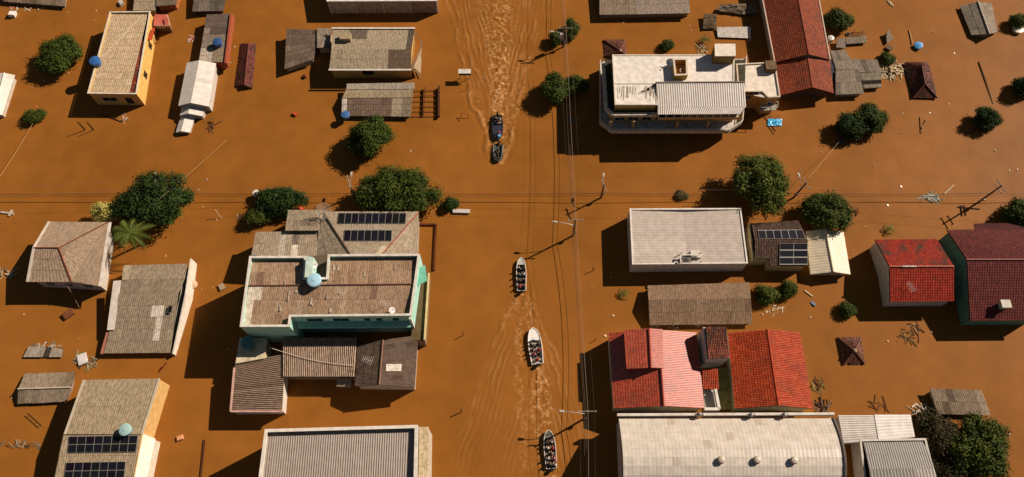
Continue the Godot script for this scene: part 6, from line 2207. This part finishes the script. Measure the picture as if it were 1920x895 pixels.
func debris() -> void:
	var pale := K("#d8c09a")
	var tan_ := K("#b08a5c")
	var brown := K("#6a4428")
	var dk := K("#4a3020")
	heap("plank_heap", "heap of pale planks between grey sheds and dark hipped roof", "timber", 1674, 131, 22, 19, 90, 0.7, 2.2, [pale, K("#c8b08a"), K("#b09470"), K("#e0cca8")], 0.7)
	heap("driftwood", "driftwood tangle in open water right of the small pyramid roof", "driftwood", 1708, 625, 20, 16, 24, 0.8, 3.0, [tan_, brown, K("#8a6a44")], 0.2, 0.12)
	heap("driftwood", "driftwood clump along the right red gable's wall", "driftwood", 1534, 724, 12, 13, 26, 0.5, 1.5, [K("#a88c58"), brown, K("#7a6a34")], 0.2)
	heap("driftwood", "wooden wreckage at the back right corner of the arched hall", "driftwood", 1543, 762, 13, 12, 22, 0.8, 2.2, [K("#6a5444"), dk, K("#8a7058")], 0.4)
	heap("driftwood", "thin branches floating above the white corrugated roof", "driftwood", 1646, 760, 22, 8, 9, 1.0, 3.2, [brown, K("#7a5a34")], 0.1, 0.1)
	heap("driftwood", "rubbish and twigs at the foot of the brownish half-dry tree", "driftwood", 1728, 768, 26, 10, 30, 0.5, 1.6, [K("#c8b08c"), K("#8a6a48"), K("#e0d4c0")], 0.3)
	heap("driftwood", "wreckage beside the broken slab at the left edge", "driftwood", 160, 676, 26, 14, 34, 0.6, 2.0, [K("#b8a68c"), K("#6a5238"), K("#8a7a4c")], 0.35)
	heap("driftwood", "pale rubble lining the far edge of the broken slab", "driftwood", 85, 648, 26, 5, 20, 0.4, 1.2, [K("#c8bca8"), K("#9a8a74")], 0.2)
	heap("driftwood", "rubbish line below the small sunken roof at the left edge", "driftwood", 40, 834, 42, 5, 26, 0.3, 1.4, [K("#a89478"), K("#7a6a58"), K("#5a4430")], 0.15)
	heap("driftwood", "bleached wreckage at the left edge beside the hipped house", "driftwood", 14, 512, 18, 8, 20, 0.6, 2.2, [K("#b8a288"), K("#8a7660"), K("#c8b8a0")], 0.3)
	heap("driftwood", "stones and rubbish along the foot of the brown shed roof", "driftwood", 560, 119, 28, 5, 22, 0.3, 1.0, [K("#c8b49c"), K("#8a7460"), K("#e0d0bc")], 0.3)
	heap("driftwood", "rubbish fringe between the tree and the speckled roof", "driftwood", 725, 218, 24, 4, 18, 0.3, 0.9, [K("#d0a890"), K("#c8b8a4"), K("#8a6a58")], 0.3)
	heap("driftwood", "wreckage beside the wrecked roof at the top edge", "driftwood", 1400, 20, 26, 9, 26, 0.6, 1.8, [K("#a08c70"), K("#6a5844"), K("#c8b898")], 0.4)
	heap("driftwood", "rubbish piled around the palm behind the stair tower", "driftwood", 1318, 92, 14, 8, 22, 0.5, 1.4, [K("#c8b48c"), K("#9a825c")], 0.5)
	heap("driftwood", "flotsam drifting below the cross street's right cable", "driftwood", 1745, 371, 22, 7, 24, 0.5, 1.8, [K("#a8b0a4"), K("#7c8478"), K("#c8c4b4")], 0.15)
	heap("driftwood", "litter along the front of the low brown roof", "driftwood", 1300, 612, 80, 4, 24, 0.15, 0.6, [K("#d0bc9c"), K("#e0d8c8"), K("#b08a6c")], 0.05)
	heap("driftwood", "twigs around the small hut near the long red house", "driftwood", 1606, 64, 16, 7, 14, 0.5, 1.6, [brown, K("#7a6444")], 0.2, 0.1)
	heap("driftwood", "broken boards at the end of the stepped white house", "driftwood", 398, 233, 12, 11, 10, 0.8, 2.6, [brown, K("#8a6a44"), dk], 0.3)
	heap("driftwood", "rubbish below the yellow house's front wall", "driftwood", 232, 222, 6, 9, 14, 0.4, 1.4, [K("#d89878"), K("#e0d4c4"), K("#a88868")], 0.2)
	heap("driftwood", "red and white rubbish left of the long narrow house", "driftwood", 361, 72, 10, 6, 12, 0.4, 1.0, [K("#d86848"), K("#e8e0d4"), K("#b88a68")], 0.2)
	heap("driftwood", "rubbish along the sheet roof in the top left corner", "driftwood", 48, 15, 36, 4, 16, 0.3, 0.9, [K("#d89070"), K("#c8b8a0"), K("#e0d8cc")], 0.1)
	heap("driftwood", "flotsam beside the grey wings' bushy tree", "driftwood", 452, 408, 12, 6, 10, 0.4, 1.2, [dk, K("#b89a74")], 0.15)
	heap("driftwood", "litter drifting right of the leafy bush", "driftwood", 1452, 582, 16, 10, 14, 0.3, 0.9, [K("#d8b07c"), K("#c8bca0"), K("#e8dcc4")], 0.05)

	# single boards and posts
	var rows := [
		["post", "thin post casting a shadow left of the wake, upper street", [[876, 168, 0.0, 876, 158, 1.3]], 0.08, brown],
		["post", "bent rusty post frame above the wide tree's right side", [[862, 226, 0.1, 866, 212, 0.8], [866, 212, 0.8, 879, 216, 0.5], [879, 216, 0.5, 878, 222, 0.0]], 0.1, K("#8a4a2c")],
		["post", "short dark post west of the broad white boat", [[867, 630, 0.0, 869, 624, 1.2]], 0.12, dk],
		["post", "short dark post left of the crowded grey boat", [[864, 774, 0.0, 865, 767, 1.4]], 0.14, dk],
		["post", "dark post in front of the white warehouse's shadow", [[1112, 508, 0.0, 1113, 502, 1.1]], 0.14, dk],
		["post", "small post left of the red complex", [[1116, 639, 0.0, 1117, 635, 0.8]], 0.1, dk],
		["post", "leaning bare post beneath the wide dark tree's right end", [[415, 410, 0.0, 404, 394, 1.6]], 0.12, K("#c8b498")],
		["fallen_post", "pair of submerged fence rails below the yellow house, left one", [[145, 228, 0.05, 160, 243, 0.1], [160, 243, 0.1, 127, 256, 0.03]], 0.12, brown],
		["fallen_post", "pair of submerged fence rails below the yellow house, right one", [[163, 229, 0.05, 176, 243, 0.1], [176, 243, 0.1, 146, 256, 0.03]], 0.12, brown],
		["fallen_post", "dark beam meeting rubbish below the yellow house", [[184, 213, 0.05, 228, 228, 0.1]], 0.14, dk],
		["ladder", "brown ladder floating below the small sunken roof", [[46, 780, 0.06, 72, 803, 0.06], [52, 775, 0.06, 78, 799, 0.06], [50, 783, 0.06, 55, 779, 0.06], [57, 789, 0.06, 62, 785, 0.06], [64, 795, 0.06, 69, 791, 0.06], [70, 801, 0.06, 75, 797, 0.06]], 0.1, K("#6a4c2c")],
		["fallen_post", "long drowned beam standing out right of the beige solar house", [[383, 825, 0.1, 375, 905, 0.1]], 0.25, K("#5a3820")],
		["plank", "pale plank adrift below the cross street, right part", [[1771, 364, 0.08, 1789, 347, 0.08]], 0.2, pale],
		["plank", "pale plank adrift near the dark shrub at the right", [[1509, 545, 0.08, 1524, 556, 0.08]], 0.22, pale],
		["plank", "orange stick floating near the top edge, right part", [[1664, 0, 0.08, 1672, 10, 0.1], [1669, 2, 0.08, 1676, 12, 0.1]], 0.18, K("#d8c4a0")],
		["fallen_post", "wooden cross of sticks below the dark hipped roof", [[1726, 219, 0.1, 1731, 248, 0.3], [1740, 222, 0.3, 1728, 242, 0.1], [1691, 250, 0.05, 1718, 231, 0.3]], 0.14, K("#a8845c")],
		["fallen_post", "drowned dark trunk below the neat round tree's left", [[1836, 116, 0.1, 1846, 144, 0.1], [1846, 144, 0.1, 1862, 195, -0.02]], 0.2, K("#5a4228")],
		["fallen_post", "short log under the neat round tree", [[1812, 254, 0.05, 1834, 239, 0.1]], 0.2, K("#6a4a2c")],
		["fallen_post", "pale post standing by the blue floating tank", [[1705, 55, 0.1, 1712, 82, 0.2]], 0.16, K("#c8a070")],
		["fallen_post", "broken crossarm in the water left of the double-crossarm pole", [[1797, 388, 0.1, 1838, 392, 0.1], [1802, 385, 0.1, 1805, 405, 0.1], [1808, 385, 0.1, 1812, 404, 0.1]], 0.14, dk],
		["plank", "white floating bench board right of the widest tree", [[849, 396, 0.2, 881, 397, 0.2]], 0.7, K("#d8d4cc")],
		["plank", "white and grey boards crossed at the left edge, middle", [[1, 398, 0.1, 25, 401, 0.1], [16, 405, 0.12, 22, 394, 0.12]], 0.3, K("#d0c4b4")],
		["fallen_post", "white pole and tumbled post below the white-walled house", [[298, 697, 0.1, 312, 680, 0.8]], 0.16, K("#8a3a24")],
		["branch", "bare branch right of the dense round tree", [[1600, 392, 0.1, 1612, 400, 0.3], [1606, 405, 0.1, 1609, 390, 0.3]], 0.12, dk],
		["post", "drowned metal frame right of the garden wall", [[1440, 236, 0.05, 1452, 252, 0.1], [1447, 222, 0.1, 1444, 214, 0.3]], 0.08, dk],
	]
	for e in rows:
		var mb := MB.new()
		for q in e[2]: stick(mb, q[0], q[1], q[2], q[3], q[4], q[5], e[3], vary(e[4], 0.1))
		lone(mb, e[0], e[1], e[0].replace("_", " "), M.wood, P(e[2][0][0], e[2][0][1]))

	# drifting tanks, barrels, boxes
	tank("bright blue water tank adrift right of the long red house", P(1721, 88, 0.0), 0.75, 0.7, K("#4a98d0"), K("#58a8e0"), "", Vector3(0.15, 0, 0.2))
	tank("large beige tank adrift right of the white-walled house", P(364, 535, -0.3), 0.9, 1.1, K("#c8a888"), K("#d8bc9c"), "", Vector3(0.3, 0, 0.4))
	tank("smaller white tank adrift against the white-walled house", P(351, 547, -0.3), 0.75, 1.0, K("#dccfbc"), K("#e4d8c8"), "", Vector3(0.2, 0, -0.3))
	tank("cream tank adrift under the yellowish bush, top right", P(1906, 58, -0.1), 1.0, 0.8, K("#dcc8ac"), K("#e4d4bc"))
	tank("round white tank against the long red house's right wall", P(1555, 77, 0.2), 0.6, 1.1, K("#b8b0a4"), K("#ccc4b8"))
	tank("small white tank beside the bushy tree at the grey wings", P(482, 366, 0.3), 0.6, 0.9, K("#d8ccb8"), K("#e0d6c6"))
	# blue tarpaulin on a float
	var tb := thing("tarpaulin", "bright blue crumpled tarpaulin adrift below the corner building", "tarpaulin", P(1453, 230))
	var r2 := RandomNumberGenerator.new()
	r2.seed = 12
	var tm := MB.new()
	var gd := []
	for j in 9:
		var row := []
		for i in 12:
			var ex: float = absf(i - 5.5) / 5.5
			var ey: float = absf(j - 4.0) / 4.0
			row.append(P(1440 + i * 2.4 + r2.randf_range(-0.7, 0.7), 223 + j * 1.6 + r2.randf_range(-0.5, 0.5), maxf(0.04, 0.12 + 0.35 * r2.randf() * (1.0 - maxf(ex, ey) * 0.8))))
		gd.append(row)
	for j in 8:
		for i in 11:
			tm.col = vary(K("#3fa8d8"), 0.1)
			tm.quad(gd[j][i], gd[j + 1][i], gd[j + 1][i + 1], gd[j][i + 1])
	put(tm, "sheet", tb, M.plastic)
	var fr := MB.new()
	stick(fr, 1434, 219, 0.1, 1455, 246, 0.1, 0.1, dk)
	stick(fr, 1462, 216, 0.2, 1440, 232, 0.1, 0.1, dk)
	put(fr, "pole", tb, M.wood)
	# bus shelter sign left of the upper wake
	var bs := thing("bus_shelter", "small white-roofed bus shelter roof left of the upper boats' wake", "bus shelter", P(873, 147))
	var rf := MB.new()
	rf.col = K("#d8d4c8")
	rf.box(P(871, 134, 1.9), Vector3(2.3, 0.12, 1.0))
	put(rf, "roof", bs, M.paint)
	var fa := MB.new()
	fa.col = K("#4c5a4c")
	fa.box(P(872, 138, 1.6) + Vector3(0, -0.02, 0.2), Vector3(2.2, 0.42, 0.08))
	put(fa, "fascia", bs, M.paint)
	for sx in [863, 880]:
		var ps := MB.new()
		ps.col = K("#8a8678")
		var pp := P(sx, 136, 1.75)
		ps.beam(pp, Vector3(pp.x, -0.6, pp.z), 0.1, 0.1)
		put(ps, "post", bs, M.metal)
	# tyre on the roof strip
	var ty := MB.new()
	ty.col = K("#2a2622")
	var tp := []
	for k in 15: tp.append(P(1590, 64, 0.12) + Vector3(cos(TAU * k / 14), 0.0, sin(TAU * k / 14)) * 0.34)
	ty.tube(tp, [0.11], 6)
	lone(ty, "tyre", "car tyre floating beside the narrow grey roof strip", "tyre", M.rubber, P(1590, 64))
	# odd boxes and boards with a colour of their own
	var odd := [
		["crate", "white box adrift in the top left corner", 25, 29, 1.2, 0.8, 1.1, "#ece4da"],
		["crate", "white appliance adrift above the yellow house", 228, 7, 0.8, 0.6, 1.2, "#e4dccf"],
		["board", "pink board floating right of the white sheet roof", 1405, 74, 1.2, 0.08, 0.6, "#d89070"],
		["board", "red lid floating near the grey wings' back edge", 564, 391, 0.9, 0.2, 0.5, "#d0503c"],
		["crate", "dark red box adrift left of the ochre house's corner", 571, 145, 0.8, 0.4, 0.5, "#5a2420"],
		["crate", "small red and white box adrift left of the dense dark tree", 553, 215, 0.9, 0.4, 0.6, "#b84a30"],
		["crate", "brown cabinet adrift below the grey hipped house", 129, 590, 1.2, 0.5, 1.6, "#7a4a2c"],
		["crate", "dark crate adrift beside the plank heap's top", 1666, 92, 1.1, 0.5, 1.0, "#6a5844"],
		["crate", "grey box adrift under the twin round trees", 1575, 267, 0.9, 0.6, 1.0, "#5a5650"],
		["crate", "small slatted crate right of the floating white tanks", 416, 539, 0.9, 0.3, 1.1, "#a89478"],
		["board", "teal panel under water beside the twin wires", 1070, 225, 0.7, 0.05, 0.9, "#3a6a70"],
		["board", "blue scrap adrift right of the low brown roof", 1525, 570, 0.9, 0.15, 0.5, "#6a7890"],
		["crate", "orange scrap adrift right of the beige solar house", 338, 822, 0.9, 0.4, 0.7, "#d8a070"],
		["crate", "white tangled scrap at the far end of the broken slab", 155, 674, 1.4, 0.3, 1.8, "#e0dcd2"],
	]
	for e in odd:
		var mb := MB.new()
		mb.col = K(e[7])
		var c := P(e[2], e[3], 0.0)
		var tilt := Basis.from_euler(Vector3(rng.randf_range(-0.15, 0.15), rng.randf_range(-0.9, 0.9), rng.randf_range(-0.15, 0.15)))
		mb.box(c + Vector3.UP * (e[5] * 0.35), Vector3(e[4], e[5], e[6]), tilt)
		mb.col = vary(K(e[7]), 0.3)
		mb.box(c + Vector3.UP * (e[5] * 0.35) + tilt.y * (e[5] * 0.5 + 0.02), Vector3(e[4] * 0.86, 0.04, e[6] * 0.86), tilt)
		lone(mb, e[0], e[1], e[0], M.paint, c)
	# small litter, too small to tell apart
	var spots := [[42, 230], [127, 24], [180, 20], [82, 152], [128, 137], [68, 200], [175, 38], [380, 8], [432, 118], [440, 88], [450, 140], [401, 190], [548, 213], [600, 130], [660, 372], [640, 378], [615, 373], [380, 388], [404, 395], [372, 356], [388, 337], [406, 412], [378, 543], [398, 540], [428, 655], [330, 632], [148, 636], [44, 590], [126, 848], [22, 746], [310, 480], [880, 148], [906, 146], [770, 283], [1128, 50], [1168, 42], [1293, 48], [1296, 57], [1332, 60], [1130, 505], [1146, 520], [1150, 592], [1190, 600], [1110, 540], [1135, 630], [1147, 585], [1160, 410], [1430, 590], [1475, 601], [1520, 595], [1565, 520], [1575, 545], [1600, 470], [1622, 425], [1640, 355], [1665, 385], [1690, 350], [1729, 300], [1744, 212], [1693, 213], [1668, 222], [1780, 195], [1810, 130], [1782, 140], [1866, 282], [1893, 320], [1860, 281], [1908, 318], [1747, 623], [1816, 673], [1855, 725], [1893, 815], [1905, 870], [1665, 640], [1700, 560], [1710, 340], [1580, 210], [1640, 310], [1506, 310], [1502, 320], [1540, 285], [1850, 90], [1790, 100], [1750, 60]]
	for k in spots.size():
		if k > 38 and k % 3 == 0: continue
		var e: Array = spots[k]
		var mb := MB.new()
		mb.col = vary([K("#cbb694"), K("#b8905f"), K("#ab9878"), K("#c08a60")][rng.randi() % 4], 0.2)
		var c := P(e[0], e[1], 0.03)
		mb.box(c, Vector3(rng.randf_range(0.18, 0.4), 0.1, rng.randf_range(0.15, 0.3)), Basis.from_euler(Vector3(rng.randf_range(-0.3, 0.3), rng.randf() * 3.0, rng.randf_range(-0.3, 0.3))))
		lone(mb, "floating_scrap", "speck of pale litter floating on the open brown water", "scrap", M.plastic, c, "litter specks on the water")
# ------------------------------------------------------------------ the scene
func _ready() -> void:
	rng.seed = 20240507
	var p := deg_to_rad(PITCH)
	fwd = Vector3(0, -sin(p), -cos(p))
	upv = Vector3(0, cos(p), -sin(p))
	var cam := Camera3D.new()
	cam.name = "camera"
	cam.fov = rad_to_deg(2.0 * atan(447.5 / LENS))
	cam.near = 1.0
	cam.far = 4000.0
	cam.position = Vector3(0, CAM_H, 0)
	cam.basis = Basis(Vector3.RIGHT, upv, -fwd)
	add_child(cam)
	cam.current = true
	var env := Environment.new()
	env.background_mode = Environment.BG_SKY
	var sk := ProceduralSkyMaterial.new()
	sk.sky_top_color = Color(0.34, 0.41, 0.5)
	sk.sky_horizon_color = Color(0.86, 0.83, 0.78)
	sk.ground_horizon_color = Color(0.5, 0.42, 0.3)
	sk.ground_bottom_color = Color(0.35, 0.25, 0.14)
	sk.sky_curve = 0.12
	sk.sky_energy_multiplier = 1.0
	var sky := Sky.new()
	sky.sky_material = sk
	env.sky = sky
	env.background_energy_multiplier = 0.36
	env.tonemap_mode = Environment.TONE_MAPPER_LINEAR
	env.tonemap_exposure = 1.5
	env.sdfgi_enabled = true
	env.ssao_enabled = true
	env.ssil_enabled = true
	var we := WorldEnvironment.new()
	we.name = "environment"
	we.environment = env
	add_child(we)
	var sun := DirectionalLight3D.new()
	sun.name = "sun"
	sun.light_energy = 1.6
	sun.light_color = Color(1.0, 0.935, 0.87)
	sun.light_angular_distance = 0.53
	sun.shadow_enabled = true
	var el := deg_to_rad(34.0)
	sun.basis = Basis.looking_at(Vector3(-0.875 * cos(el), -sin(el), 0.484 * cos(el)))
	add_child(sun)
	make_materials()
	build_water()
	buildings_west()
	buildings_centre()
	buildings_east()
	plants()
	poles()
	boats()
	debris()
